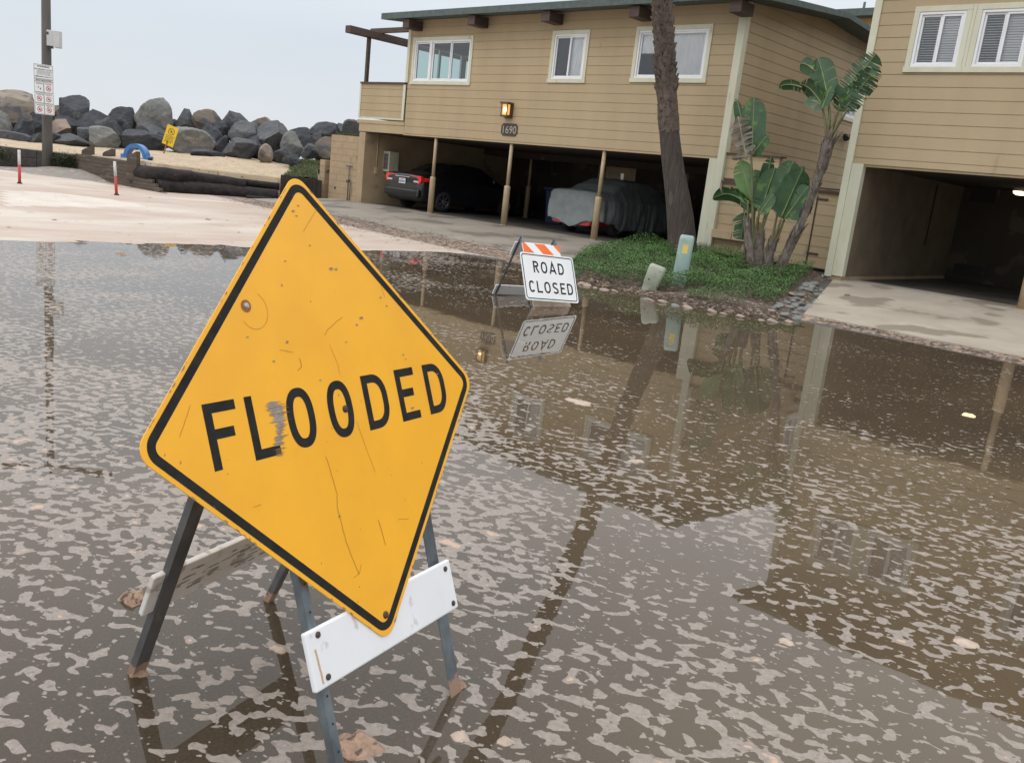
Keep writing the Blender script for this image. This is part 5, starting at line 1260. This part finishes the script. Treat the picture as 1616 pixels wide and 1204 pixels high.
for i in range(34):
    a = i*2.399; el = math.radians(r_.uniform(-45, 70)); L_ = r_.uniform(1.6, 2.2); hdv = V(math.cos(a), math.sin(a), 0); path = []
    for k in range(11):
        f = k/10; path.append(top+hdv*(L_*f*math.cos(el))+V(0, 0, L_*f*math.sin(el)-.9*f*f*L_*.6))
    m.tube(path, list(np.linspace(.03, .008, 11)), 5, cap=False)
    for k in range(4, 11):
        for sg in (-1, 1):
            for q in range(3):
                p = path[k-1].lerp(path[k], q/3); t = (path[k]-path[k-1]).normalized(); s = t.cross(V(0, 0, 1)).normalized()*sg; tip = p+s*.45+t*.35+V(0, 0, -.22); m.face([p, p+t*.035, tip])
m.build('crown', mat('palm_frond', (.05, .09, .03), (.07, .11, .04), 3, .5), ptk, recalc=False)
# ---------------------------------------------------------------- utility pedestals
PED = mat('pedestal_green', (.32, .44, .40), (.26, .36, .33), 5, .45, c3=(.33, .33, .22), s3=9, t3=.62, stretch=(1, 1, .5))
def pedestal(label, px_, w_, d, h, lean, mt, rot=.55):
    p = px_; up = V(*lean, 1).normalized(); root = thing('utility_pedestal', label, 'utility pedestal', (p.x, p.y, p.z))
    X = V(math.cos(rot), math.sin(rot), 0); Yv = up.cross(X).normalized(); X = Yv.cross(up)
    def ring(z, s, k=24):
        o = []
        for i in range(k):
            a = 2*math.pi*i/k; c_, s_ = math.cos(a), math.sin(a); o.append(p+X*(w_/2*s*math.copysign(abs(c_)**.45, c_))+Yv*(d/2*s*math.copysign(abs(s_)**.45, s_))+up*z)
        return o
    return root, ring, X, Yv, up, p
def loft(mb, rings, smooth=True):
    k = len(rings[0]); vs = [q for r in rings for q in r]; mb.smooth = smooth
    mb.mesh(vs, [(j*k+i, j*k+(i+1) % k, (j+1)*k+(i+1) % k, (j+1)*k+i) for j in range(len(rings)-1) for i in range(k)]); mb.smooth = False
    mb.mesh(rings[-1], [tuple(range(k))])
p = hit_bed(1071, 449)
root, ring, X, Yv, up, p = pedestal('tall narrow pale green utility pedestal with a yellow sticker in the ground cover', p, .24, .20, .80, (.05, -.02), PED)
m = MB(); loft(m, [ring(-.05, .97), ring(.17, .97)]); m.build('base', PED, root)
m = MB(); loft(m, [ring(.172, .9), ring(.19, .9)]); m.build('gap', DARK, root)
m = MB(); loft(m, [ring(.185, 1.0), ring(.20, 1.03), ring(.73, 1.0), ring(.775, .96), ring(.80, .82)]); m.build('cover', PED, root)
Fn = -Yv if (-Yv).dot(CAM-p) > 0 else Yv; Sx = X
m = MB(); o = p+Fn*(.102); m.face([o-Sx*.045+up*.52, o+Sx*.045+up*.52, o+Sx*.045+up*.66, o-Sx*.045+up*.66]); m.build('warning_sticker', mat('sticker_yellow', (.75, .48, .06), (.68, .55, .22), 40, .5), root, recalc=False)
Fs = X if X.dot(CAM-p) > 0 else -X; m = MB(); o = p+Fs*.122; sv = Fs.cross(up)
m.face([o-sv*.035+up*.54, o+sv*.035+up*.54, o+sv*.035+up*.68, o-sv*.035+up*.68]); st_ = m.build('number_sticker', mat('sticker_white', (.6, .62, .62), None, 40, .5), root, recalc=False)
m = MB()
for i in range(4): m.box(0, 0, 0, 0, 0, 0) if 0 else m.obox(o+Fs*.001-sv*.022+up*(.553+i*.031), sv*.042, up*.014, Fs*.001)
m.build('number_marks', BLACK, st_)
p = hit_bed(1024, 456)
PED2 = mat('pedestal_faded', (.30, .35, .27), (.36, .37, .30), 6, .6, c3=(.20, .22, .16), s3=8, t3=.6)
root, ring, X, Yv, up, p = pedestal('short squat faded green utility pedestal leaning at the bed edge', p+V(0, 0, -.03), .27, .25, .42, (.16, .20), PED2)
m = MB(); loft(m, [ring(-.05, .86), ring(.10, .92), ring(.105, .97), ring(.36, 1.02), ring(.40, .98), ring(.425, .8)]); m.build('cover', PED2, root)
m = MB(); o = p+(-Yv if (-Yv).dot(CAM-p) > 0 else Yv)*.125+up*.17+X*-.06; m.disc(o, (CAM-p), .012, .006, 10); m.build('lock', DARK, root)
# ---------------------------------------------------------------- lamp post with signs
POLE = mat('pole_grey_brown', (.105, .095, .082), (.078, .07, .06), 3, .85, stretch=(2, 2, .4), bump=.004, bscale=20)
lpz_ = thing('lamp_post', 'tall dark grey lamp post standing in a low sand mound by the beach', 'lamp post', (-29.2, 10.4, .1))
q = V(-29.2, 10.4, 0)-hr*.18; m = MB(); m.tube([q+V(0, 0, -.1), q+V(0, 0, 1.2), q+V(0, 0, 9.3)], [.165, .152, .11], 8); m.build('pole', POLE, lpz_)
m = MB(); m.beam(q+V(-1.0, -.9, 9.35), q+V(1.0, .9, 9.35), .07, .07); m.tube([q+V(0, 0, 9.3), q+V(0, 0, 9.9)], .05, 8); m.build('arm', POLE, lpz_)
for s in (-1, 1):
    m = MB(); m.tube([q+V(s*.9, s*.8, 9.35), q+V(s*1.15, s*1.05, 9.45), q+V(s*1.5, s*1.35, 9.42)], [.06, .14, .10], 10); m.build('lamp_head', POLE, lpz_)
bxx = thing('equipment_box', 'pale grey equipment box strapped high on the lamp post', 'box', (-29.1, 10.5, 3.7))
c = at(88, 63, 'x', -29.05); hx = V(.60, .80, 0)
m = MB(); m.obox(c-hx*.20+V(0, 0, -.21), hx*.198, V(.8, -.6, 0)*.18, V(0, 0, .44)); m.obox(c-hx*.0+V(0, 0, -.24), hx*.18, V(.8, -.6, 0)*.24, V(0, 0, .47)); m.build('casing', mat('box_grey', (.50, .51, .51), (.44, .45, .45), 4, .5), bxx, bevel=.015)
m = MB(); m.obox(c-hx*.22+V(0, 0, -.27), hx*.16, V(.8, -.6, 0)*.12, V(0, 0, .055)); m.obox(c-hx*.19+V(.15, -.112, .10), hx*.05, V(.8, -.6, 0)*.01, V(0, 0, .07)); m.build('bracket', GALVD, bxx)
# regulation sign
nS = (CAM-q); nS.z = 0; nS.normalize(); nS = (nS+V(-.35, .25, 0)).normalized(); xS = V(0, 0, 1).cross(nS).normalized(); up_ = (V(0, 0, 1)+xS*-.02).normalized()
tl = at(67.3, 142, 'x', -29.0); oS = V(tl.x, tl.y, tl.z)+nS*.10
oS = oS+nS*.08; KS = .80; fr = (oS, xS*KS, up_*.88, nS); O_, X_, Y_, N_ = fr
rg = thing('regulation_sign', 'tall white beach rules sign with red prohibition icons on the lamp post', 'sign', tuple(oS))
hwS, hhS = .33, .80
m = MB(); m.prism([P_(a, b_, -.006) for a, b_ in rounded([(hwS, hhS), (-hwS, hhS), (-hwS, -hhS), (hwS, -hhS)], .04, 4)], N_, .006); rp_ = m.build('sign_plate', WH, rg)
m = MB(); bt = MB(); GR = mat('sign_grey_line', (.10, .10, .10), None, 30, .6)
def rectline(mb, x0, x1, y0, y1, t=.010): ribbon(mb, [(x0, y0), (x1, y0), (x1, y1), (x0, y1)], t, fr, True, .001)
rectline(m, -hwS+.02, hwS-.02, .34, hhS-.02); rectline(m, -hwS+.02, hwS-.02, .26, .32)
for r in range(3):
    for c_ in range(2): x0 = -hwS+.02+c_*.315; y0 = -hhS+.02+r*.345; rectline(m, x0, x0+.295, y0, y0+.325)
text_mesh(m, 'WARNING', .085, P_(0, .70), X_, Y_, N_, off=.002, bold=.003)
text_mesh(m, 'NO LIFEGUARD ON DUTY', .05, P_(0, .62), X_, Y_, N_, off=.002, bold=.002)
text_mesh(m, 'EMERGENCY DIAL 911', .055, P_(0, .385), X_, Y_, N_, off=.002, bold=.002)
text_mesh(m, 'BEACH REGULATIONS', .052, P_(0, .272), X_, Y_, N_, off=.002, bold=.002)
for i in range(5):
    y = .585-i*.031; x = -.24+.03*(i % 2)
    while x < .24: w_ = rs.uniform(.02, .07); m.face([P_(x, y, .002), P_(x+w_, y, .002), P_(x+w_, y+.012, .002), P_(x, y+.012, .002)]); x += w_+.012
rd = MB()
for r in range(3):
    for c_ in range(2):
        cx_, cy_ = -hwS+.1675+c_*.315, -hhS+.145+r*.345
        for k in range(2):
            x = cx_-.11+.02*k
            while x < cx_+.10: w_ = rs.uniform(.02, .05); y = cy_+.155-k*.028; m.face([P_(x, y, .002), P_(x+w_, y, .002), P_(x+w_, y+.014, .002), P_(x, y+.014, .002)]); x += w_+.01
        if (r, c_) == (2, 0): ribbon(m, [(cx_-.03, cy_+.06), (cx_-.01, cy_)], .022, fr, False, .002); ribbon(m, [(cx_+.03, cy_-.05), (cx_+.06, cy_+.01)], .03, fr, False, .002)
        else:
            ribbon(rd, arc(cx_, cy_+.01, .078, .078, 0, 350, 28), .018, fr, True, .003); ribbon(rd, [(cx_-.05, cy_+.065), (cx_+.05, cy_-.045)], .015, fr, False, .0034)
            ribbon(m, [(cx_-.03, cy_-.03+.02*(r % 2)), (cx_, cy_+.03), (cx_+.04, cy_-.02)], .028, fr, False, .002)
m.build('print', GR, rp_, recalc=False); rd.build('prohibition_icon', mat('sign_red', (.55, .04, .04), None, 20, .5), rp_, recalc=False)
# ---------------------------------------------------------------- red and white delineator posts
def bollard(u, v, lean, label):
    p = at(u, v, 'z', .12); p = V(p.x, p.y, gz(p.x, p.y)); t = thing('marker_post', label, 'marker post', tuple(p), 'red and white marker posts'); d = V(*lean, 1).normalized()
    k = (p-CAM).dot(fwd)/F
    m = MB(); m.tube([p+d*-.05, p+d*29*k], [.036, .034], 12); m.build('red_section', mat('post_red', (.50, .03, .035), (.42, .05, .05), 14, .5), t)
    m = MB(); m.tube([p+d*(29*k+.004), p+d*51*k, p+d*51.8*k], [.035, .034, .025], 12); m.build('white_section', mat('post_white', (.66, .67, .66), (.5, .5, .48), 12, .5), t)
    m = MB(); m.tube([p+V(0, 0, -.02), p+V(0, 0, .03)], [.065, .055], 12); m.build('base', DARK, t)
bollard(31, 289, (-.0, .0), 'left red and white marker post standing on the foam before the lamp post')
bollard(184, 306, (-.04, -.05), 'right red and white marker post with worn reflector near the stepped timber wall')
# ---------------------------------------------------------------- timber walls on the beach
def on_depth(u, d, z):
    a, b_ = 0., 1204.
    for _ in range(30):
        mm_ = (a+b_)/2
        if dep(u, mm_, d).z > z: a = mm_
        else: b_ = mm_
    p = dep(u, a, d); p.z = z; return p
WOODD = mat('wet_black_timber', (.028, .024, .022), (.05, .042, .036), 6, .7, bump=.01, bscale=14)
WOODB = mat('weathered_plank', (.105, .080, .058), (.062, .048, .038), 2.5, .85, bump=.01, bscale=16, stretch=(.6, .6, 5), c3=(.17, .14, .11), s3=3, t3=.62)
tw = thing('timber_wall', 'low dark timber retaining wall running behind the lamp post', 'wall', tuple(on_depth(60, 27.2, .1)))
prev = None; rw = random.Random(8)
for lay in range(3):
    m = MB()
    for a, b_ in zip([-260, -120, -20, 60], [-120, -20, 60, 121]):
        za = .02+lay*.26; m.beam(on_depth(a+.6, lerp_tab(a, UT, FD), za+.11), on_depth(b_, lerp_tab(b_, UT, FD), za+.11), .16, .252)
    m.build('beam', WOODD, tw, bevel=.012)
pwl = thing('plank_wall', 'brown plank retaining wall whose broken ends step down like stairs', 'wall', tuple(on_depth(200, 25.4, .1)))
for lay in range(8):
    z0 = .03+lay*.100; ue = 262-lay*6.5; m = MB(); f = (ue-121)/141
    d1 = 26.9+(24.0-26.9)*min(1, f); m.beam(on_depth(121, 26.85, z0+.04), on_depth(ue, d1, z0+.04), .09, .096); m.build('plank', WOODB, pwl, bevel=.008)
for i, u in enumerate((135, 168)):
    m = MB(); p = on_depth(u, 27.0-(u-120)*.012, .25); m.prism([p+hr*-.13+V(0, 0, 0), p+hr*.15, p+hr*.15+V(0, 0, .84), p+hr*-.05+V(0, 0, .74), p+hr*-.13+V(0, 0, .68)], hd, .28); m.build('post', WOODB, pwl, bevel=.015)
m = MB(); p = on_depth(208, 24.9, .3); m.prism([p+hr*-.16, p+hr*.13, p+hr*.13+V(0, 0, .82), p+hr*-.16+V(0, 0, .66)], hd, .25); m.build('post', WOODB, pwl, bevel=.015)
def log(name, label, pts, r, mt, cat='log', seed=0):
    P = smoothpath([Vector(p) for p in pts], 8); t = MB(); t.tube(P, [r*(1+.06*nz2(i*.3, seed)) for i in range(len(P))], 20, jit=lambda i, j: 1+.10*mnoise.noise(V(i*.22, math.cos(j*.314)*1.3, math.sin(j*.314)*1.3+seed)))
    o = t.build(name, mt); return tag(o, label, cat)
BLKB = mat('wet_black_log', (.012, .011, .011), (.028, .023, .021), 4, .75, spec=.25, bump=.04, bscale=9, c3=(.07, .055, .045), s3=9, t3=.68)
def lp_(u, z, dd=0): return on_depth(u, lerp_tab(u, [215, 250, 345, 440, 480], [24.6, 24.35, 26.0, 26.9, 27.6])+dd, z)
log('log', 'long black lower log lying along the foot of the sand bank', [lp_(246, .22, .1), lp_(300, .22), lp_(360, .20), lp_(436, .18)], .235, BLKB, seed=1)
log('log', 'black upper log with a bulging end resting on the lower one at left', [lp_(222, .54, .45), lp_(250, .56, .2), lp_(300, .52, .1), lp_(343, .46, .1)], .215, BLKB, seed=2)
log('log', 'shorter black upper log butting the first one at right', [lp_(345, .47, .1), lp_(365, .46, .1), lp_(386, .43, .1)], .20, BLKB, seed=3)
log('log', 'thin dark beam above the gap in the logs', [lp_(387, .52, .2), lp_(440, .50, .2)], .11, BLKB, seed=4)
log('log', 'thin dark log low beneath the gap', [lp_(388, .10, -.35), lp_(428, .09, -.3)], .10, BLKB, seed=5)
kk_ = thing('plank_fence', 'dark vertical plank fence below the grass bank beside the block pillar', 'fence', tuple(on_depth(470, 27.6, .1)))
for i in range(9):
    a = on_depth(441+i*7.2, 27.2+i*.11, .05); b_ = on_depth(441+i*7.2+6.8, 27.2+i*.11+.1, .05); m = MB(); ht = .83-.010*i+rw.uniform(-.02, .02)
    m.obox(a, b_-a, hd*.06, V(0, 0, ht)); m.build('plank', WOODD, kk_, bevel=.01)
# blue hoop
p = berm_pt(212, 25.9); hp_ = thing('playground_hoop', 'blue arched plastic hoop with flat feet standing in the sand', 'play hoop', tuple(p))
BLU = mat('hoop_blue', (.035, .17, .42), (.03, .13, .34), 8, .4)
Rv = hr; outer = []; inner = []
for i in range(17): a = math.pi*i/16; outer.append(p+Rv*(-.33*math.cos(a))+V(0, 0, .06+.36*math.sin(a))); inner.append(p+Rv*(-.23*math.cos(a))+V(0, 0, .06+.25*math.sin(a)))
m = MB()
for i in range(16): m.prism([outer[i], outer[i+1], inner[i+1], inner[i]], hd, .34)
m.build('arch', BLU, hp_)
m = MB()
for s in (-1, 1): m.obox(p+Rv*(s*.33-.09)+V(0, 0, -.08), Rv*.18, hd*.36, V(0, 0, .18))
m.obox(p+Rv*-.24+V(0, 0, -.08), Rv*.48, hd*.36, V(0, 0, .10)); m.build('foot', BLU, hp_, bevel=.02)
m = MB(); m.tube([p+Rv*.42+V(0, 0, .02), p+Rv*.52+V(0, 0, .02)], .05, 8); m.build('end_cap', DARK, hp_)
# yellow notice on a leaning stake
p = berm_pt(258, 29.0); ys_ = thing('notice_sign', 'small yellow warning notice on a leaning rusty stake among the boulders', 'sign', tuple(p)); ln = (V(0, 0, 1)+hr*.30).normalized()
m = MB(); m.beam(p-ln*.1, p+ln*.45, .05, .03); m.build('stake', RUSTO, ys_)
cX = (hr*1-V(0, 0, .30)).normalized(); nS = -hd; fr = (p+ln*.62+hr*.03, cX, ln, nS+V(0, 0, 0)); O_, X_, Y_, N_ = fr
m = MB(); m.prism([P_(a, b_, -.01) for a, b_ in ((-.19, -.32), (.19, -.32), (.19, .33), (-.19, .33))], N_, .01); yp = m.build('sign_plate', mat('notice_yellow', (.78, .52, .02), (.70, .46, .03), 6, .5), ys_)
m = MB(); ribbon(m, arc(0, .14, .10, .10, 0, 350, 22), .018, fr, True, .003); ribbon(m, [(-.06, .20), (.06, .08)], .014, fr, False, .0034); ribbon(m, [(-.03, .10), (0, .17), (.04, .12)], .022, fr, False, .0038)
for i in range(5):
    y = -.02-i*.05; x = -.14+.02*(i % 2)
    while x < .12: w_ = rs.uniform(.02, .06); m.face([P_(x, y, .003), P_(x+w_, y, .003), P_(x+w_, y+.02, .003), P_(x, y+.02, .003)]); x += w_+.012
m.build('print', mat('notice_ink', (.12, .08, .02), None, 30, .6), yp, recalc=False)
# ---------------------------------------------------------------- boulders
RK = {'dark': mat('boulder_dark', (.028, .031, .038), (.052, .056, .065), 1.3, .8, bump=.10, bscale=4, c3=(.10, .10, .10), s3=3, t3=.62, detail=6),
      'mid': mat('boulder_mid', (.055, .060, .068), (.095, .099, .102), 1.5, .85, bump=.08, bscale=4, c3=(.05, .05, .05), s3=4, t3=.6, detail=6),
      'grey': mat('boulder_grey', (.19, .19, .175), (.13, .13, .125), 1.6, .85, bump=.06, bscale=5, c3=(.24, .22, .19), s3=3, t3=.6, detail=6),
      'tan': mat('boulder_tan', (.26, .215, .165), (.17, .145, .12), 1.4, .85, bump=.03, bscale=6, c3=(.11, .10, .095), s3=2.5, t3=.56, detail=6),
      'red': mat('boulder_reddish', (.27, .19, .15), (.18, .14, .12), 2.0, .85, bump=.02, bscale=6, detail=6),
      'brown': mat('boulder_brown', (.16, .125, .09), (.09, .08, .072), 1.2, .85, bump=.03, bscale=6, c3=(.06, .06, .062), s3=2.5, t3=.55, detail=6)}
def boulder(u, v, w_, h, d, kind, facets, label, seed, tilt=0, deepf=.85):
    k = d/F; c = dep(u, v, d); a, b_ = w_*k/2, h*k/2; r = random.Random(seed)
    bm = bmesh.new(); bmesh.ops.create_icosphere(bm, subdivisions=5, radius=1)
    pls = [(Vector((r.gauss(0, 1), r.gauss(-.5, 1), r.gauss(0.1, .8))).normalized(), r.uniform(.42, .80)) for _ in range(int(facets*1.5) if facets > 3 else facets)]
    for vt in bm.verts:
        p = vt.co.normalized(); p = p*(1+.10*mnoise.noise(p*1.4+Vector((seed, 0, 0))))
        for nn_, dd2 in pls:
            e_ = p.dot(nn_)-dd2
            if e_ > 0: p = p-nn_*e_*.985
        p *= 1+.05*mnoise.noise(p*3.5+Vector((0, seed, 0)))+.022*mnoise.noise(p*9)+.010*mnoise.noise(p*22)
        vt.co = p
    xs = [vt.co.x for vt in bm.verts]; zs = [vt.co.z for vt in bm.verts]; mx_, mn_ = max(xs), min(xs); Zx, Zn = max(zs), min(zs)
    ct, st = math.cos(tilt), math.sin(tilt)
    for vt in bm.verts:
        p = vt.co; X1 = (p.x-(mx_+mn_)/2)/((mx_-mn_)/2); Z1 = (p.z-(Zx+Zn)/2)/((Zx-Zn)/2)
        X2, Z2 = X1*a, Z1*b_; X3, Z3 = X2*ct-Z2*st, X2*st+Z2*ct
        vt.co = hr*X3+hd*(p.y*min(a, b_*1.6)*deepf*1.1)+V(0, 0, 1)*Z3
    for f in bm.faces: f.smooth = True
    me = bpy.data.meshes.new('boulder'); bm.to_mesh(me); bm.free(); me.materials.append(RK[kind])
    o = bpy.data.objects.new('boulder', me); C.objects.link(o); o.location = c
    return tag(o, label, 'boulder', 'boulders of the sea wall')
BO = [(15, 166, 84, 50, 34, 'tan', 5, 'pale tan boulder crowning the heap at the far left edge'), (32, 178, 100, 44, 33, 'brown', 6, 'brown slab boulder under the pale crown at far left'), (-6, 200, 46, 52, 32, 'grey', 3, 'grey rounded boulder cut off by the left edge'),
 (36, 203, 32, 40, 32, 'dark', 5, 'small slate boulder between the grey one and the post'), (18, 217, 66, 20, 31.2, 'mid', 4, 'long low bluish boulder on the sand at far left'), (118, 180, 52, 58, 33, 'dark', 8, 'tall pointed dark boulder right of the lamp post sign'),
 (86, 186, 50, 40, 34, 'brown', 5, 'brown boulder behind the lamp post'), (92, 203, 44, 28, 31.8, 'red', 6, 'reddish sloping slab boulder right of the lamp post'), (62, 194, 44, 40, 33, 'dark', 6, 'black boulder left of the lamp post'), (107, 198, 40, 30, 32.6, 'dark', 5, 'black boulder behind the reddish slab'),
 (70, 220, 52, 26, 31, 'dark', 5, 'dark low boulder at the foot of the lamp post heap'), (112, 222, 62, 22, 31, 'mid', 5, 'long bluish boulder low on the sand right of the post'), (134, 213, 34, 24, 31.8, 'mid', 5, 'small grey boulder above the long bluish one'),
 (152, 193, 76, 38, 33, 'dark', 6, 'broad black boulder between the pointed one and the great egg'), (194, 192, 46, 46, 33.2, 'dark', 6, 'black boulder touching the left of the egg shaped one'), (180, 214, 44, 44, 32.2, 'dark', 5, 'black boulder in the hollow behind the tan block'),
 (162, 217, 50, 34, 31, 'grey', 6, 'squarish tan grey boulder on the sand left of the blue hoop'), (243, 184, 56, 60, 33, 'grey', 2, 'great upright egg shaped grey boulder'), (238, 212, 48, 36, 32.3, 'mid', 5, 'dark grey boulder at the foot of the great egg'),
 (228, 222, 72, 32, 31, 'dark', 6, 'wide flat black boulder behind the blue hoop'), (301, 222, 72, 40, 31.2, 'grey', 2, 'large smooth half dome boulder right of the yellow notice'), (291, 190, 40, 36, 33.4, 'mid', 8, 'jagged faceted boulder right of the great egg'),
 (329, 194, 44, 42, 33.4, 'brown', 7, 'brown and grey peaked boulder in the top row'), (331, 218, 44, 44, 32.2, 'dark', 6, 'dark boulder wedged below the brown peaked one'), (346, 205, 30, 26, 33, 'dark', 5, 'small dark boulder below the gap in the top row'), (372, 194, 50, 34, 33.5, 'dark', 6, 'dark boulder with a flat lit top right of the gap'),
 (388, 213, 52, 42, 32.3, 'mid', 2, 'round bluish boulder in the middle of the right heap'), (376, 237, 58, 38, 31, 'mid', 4, 'grey rounded boulder resting on the sand beside the tan pillar stone'), (419, 242, 22, 30, 30.3, 'tan', 3, 'small upright tan stone standing on the sand'),
 (415, 202, 34, 34, 33, 'tan', 7, 'tan topped peak stone on the large grey boulder'), (430, 222, 66, 64, 32, 'mid', 6, 'largest grey slab boulder of the right heap'), (461, 228, 34, 42, 31.7, 'grey', 5, 'grey boulder leaning on the largest slab'), (448, 245, 44, 28, 31, 'dark', 5, 'dark boulder in the shadow under the largest slab'),
 (476, 218, 48, 32, 33, 'dark', 7, 'dark flat topped boulder right of the largest slab'), (488, 238, 28, 22, 31.5, 'mid', 5, 'small grey boulder above the grass bank'), (512, 214, 52, 42, 33.5, 'dark', 4, 'large dark rounded boulder above the block pillar'),
 (520, 238, 48, 42, 32.2, 'brown', 3, 'brownish round boulder just behind the block wall'), (481, 207, 18, 12, 35, 'mid', 3, 'tiny grey boulder peeking over the top row'), (538, 206, 26, 22, 34.5, 'mid', 4, 'grey boulder behind the block wall top'), (560, 206, 38, 32, 33.5, 'mid', 3, 'smooth grey boulder touching the building corner'),
 (327, 243, 52, 15, 30, 'dark', 7, 'low jagged dark rock half buried in the sand'), (460, 252, 30, 16, 30, 'dark', 7, 'jagged dark rock at the edge of the grass bank'), (500, 222, 24, 26, 33, 'mid', 5, 'small grey boulder between two large dark ones'), (270, 206, 26, 36, 33.5, 'dark', 5, 'narrow black boulder in the cleft right of the egg'),
 (350, 231, 26, 34, 32, 'dark', 5, 'dark boulder behind the rounded grey one on the sand'), (405, 231, 40, 32, 31.8, 'dark', 5, 'dark boulder under the round bluish one'), (210, 205, 40, 40, 33.6, 'dark', 5, 'black boulder deep in the heap left of the egg'), (0, 222, 40, 16, 31.5, 'dark', 5, 'low dark boulder at the left edge on the sand')]
for i, (u, v, w_, h, d, kd, fc, lb) in enumerate(BO): boulder(u, v+h*.06, w_*1.06, h*1.12, d, kd, fc, lb, 31+i, {5: .25, 7: .5, 13: -.15, 25: .0}.get(i, 0))
for i, (u, v, w_, h, d, kd) in enumerate([(-60, 180, 90, 60, 33, 'dark'), (-130, 178, 90, 66, 33, 'mid'), (-200, 180, 80, 60, 33, 'brown'), (-95, 212, 80, 26, 31.5, 'dark')]):
    boulder(u, v, w_, h, d, kd, 5, 'boulder of the sea wall beyond the left edge of the view', 90+i)
# grass bank and creepers
def tufts(name, label, pts_fn, n, s0, s1, mats, seed, flat=.3):
    r = random.Random(seed); m = MB()
    for i in range(n):
        p = pts_fn(r); a = r.uniform(0, 6.28); s = r.uniform(s0, s1); d = V(math.cos(a)*flat, math.sin(a)*flat, r.uniform(.4, 1)).normalized()*s; e_ = V(-math.sin(a), math.cos(a), 0)*s*.16; m.m = r.choice([0, 0, 1]); m.face([p-e_, p+e_, p+d])
    return tag(m.build(name, mats, recalc=False), label, 'grass', kind='stuff')
GRS = [mat('bank_grass', (.15, .17, .06), (.10, .125, .045), 2, .8), mat('bank_grass_dark', (.045, .065, .022), None, 3, .8)]
def pf(r):
    u = 440+(r.random()**.7)*75; d = r.uniform(27.6, 30.2); k = sstep(440, 500, u)*sstep(30.4, 28.2, d); p = on_depth(u, d, .72+.55*k*r.random()**.35+.28*k); return p
m = MB(); m.smooth = True; gu = np.linspace(436, 502, 24); gd = np.linspace(27.9, 31.5, 16); vv = []
def bank_z(u, d): return .58+.27*sstep(436, 452, u)+.50*sstep(436, 478, u)*sstep(27.9, 31.0, d)+.04*nz2(u*.1, d)
for d in gd:
    for u in gu: vv.append(on_depth(u, d, bank_z(u, d)))
m.mesh(vv, [(j*24+i, j*24+i+1, (j+1)*24+i+1, (j+1)*24+i) for j in range(15) for i in range(23)])
g2 = [on_depth(u, d, bank_z(502, min(d, 31))-(d-31)*.1*(d > 31)) for d in np.linspace(29.5, 33, 8) for u in np.linspace(499, 530, 8)]
m.mesh(g2, [(j*8+i, j*8+i+1, (j+1)*8+i+1, (j+1)*8+i) for j in range(7) for i in range(7)])
g3 = [on_depth(u, d, 1.1) for d in (31.4, 33.5) for u in (436, 470, 503)]; m.mesh(g3, [(0, 1, 4, 3), (1, 2, 5, 4)])
tag(m.build('grass_bank', GRS[1], recalc=False), kind='structure')
def pf(r):
    u = 438+r.random()*90; d = r.uniform(27.95 if u < 501 else 29.55, 31.3); return on_depth(u, d, bank_z(min(u, 502), d)-.01)
tufts('grass', 'low green grass growing on the bank behind the plank fence', pf, 12000, .03, .085, GRS, 3)
tufts('creeper', 'green creeper spilling over the dark timber wall beside the lamp post', lambda r: on_depth(r.choice([r.gauss(97, 10), r.gauss(112, 7), r.gauss(3, 9)]), 26.75+r.uniform(-.1, .1), .62+r.gauss(0, .13)-.1), 2600, .04, .10, [GRS[1], GRS[1]], 4, 1.2)
tufts('dune_grass', 'green fringe growing on top of the tall block wall', lambda r: V(r.uniform(-24.0, -22.75), YA+r.uniform(.1, .6), 2.22), 1500, .05, .14, GRS, 5)
print('faces', sum(len(o.data.polygons) for o in bpy.data.objects if o.type == 'MESH'))
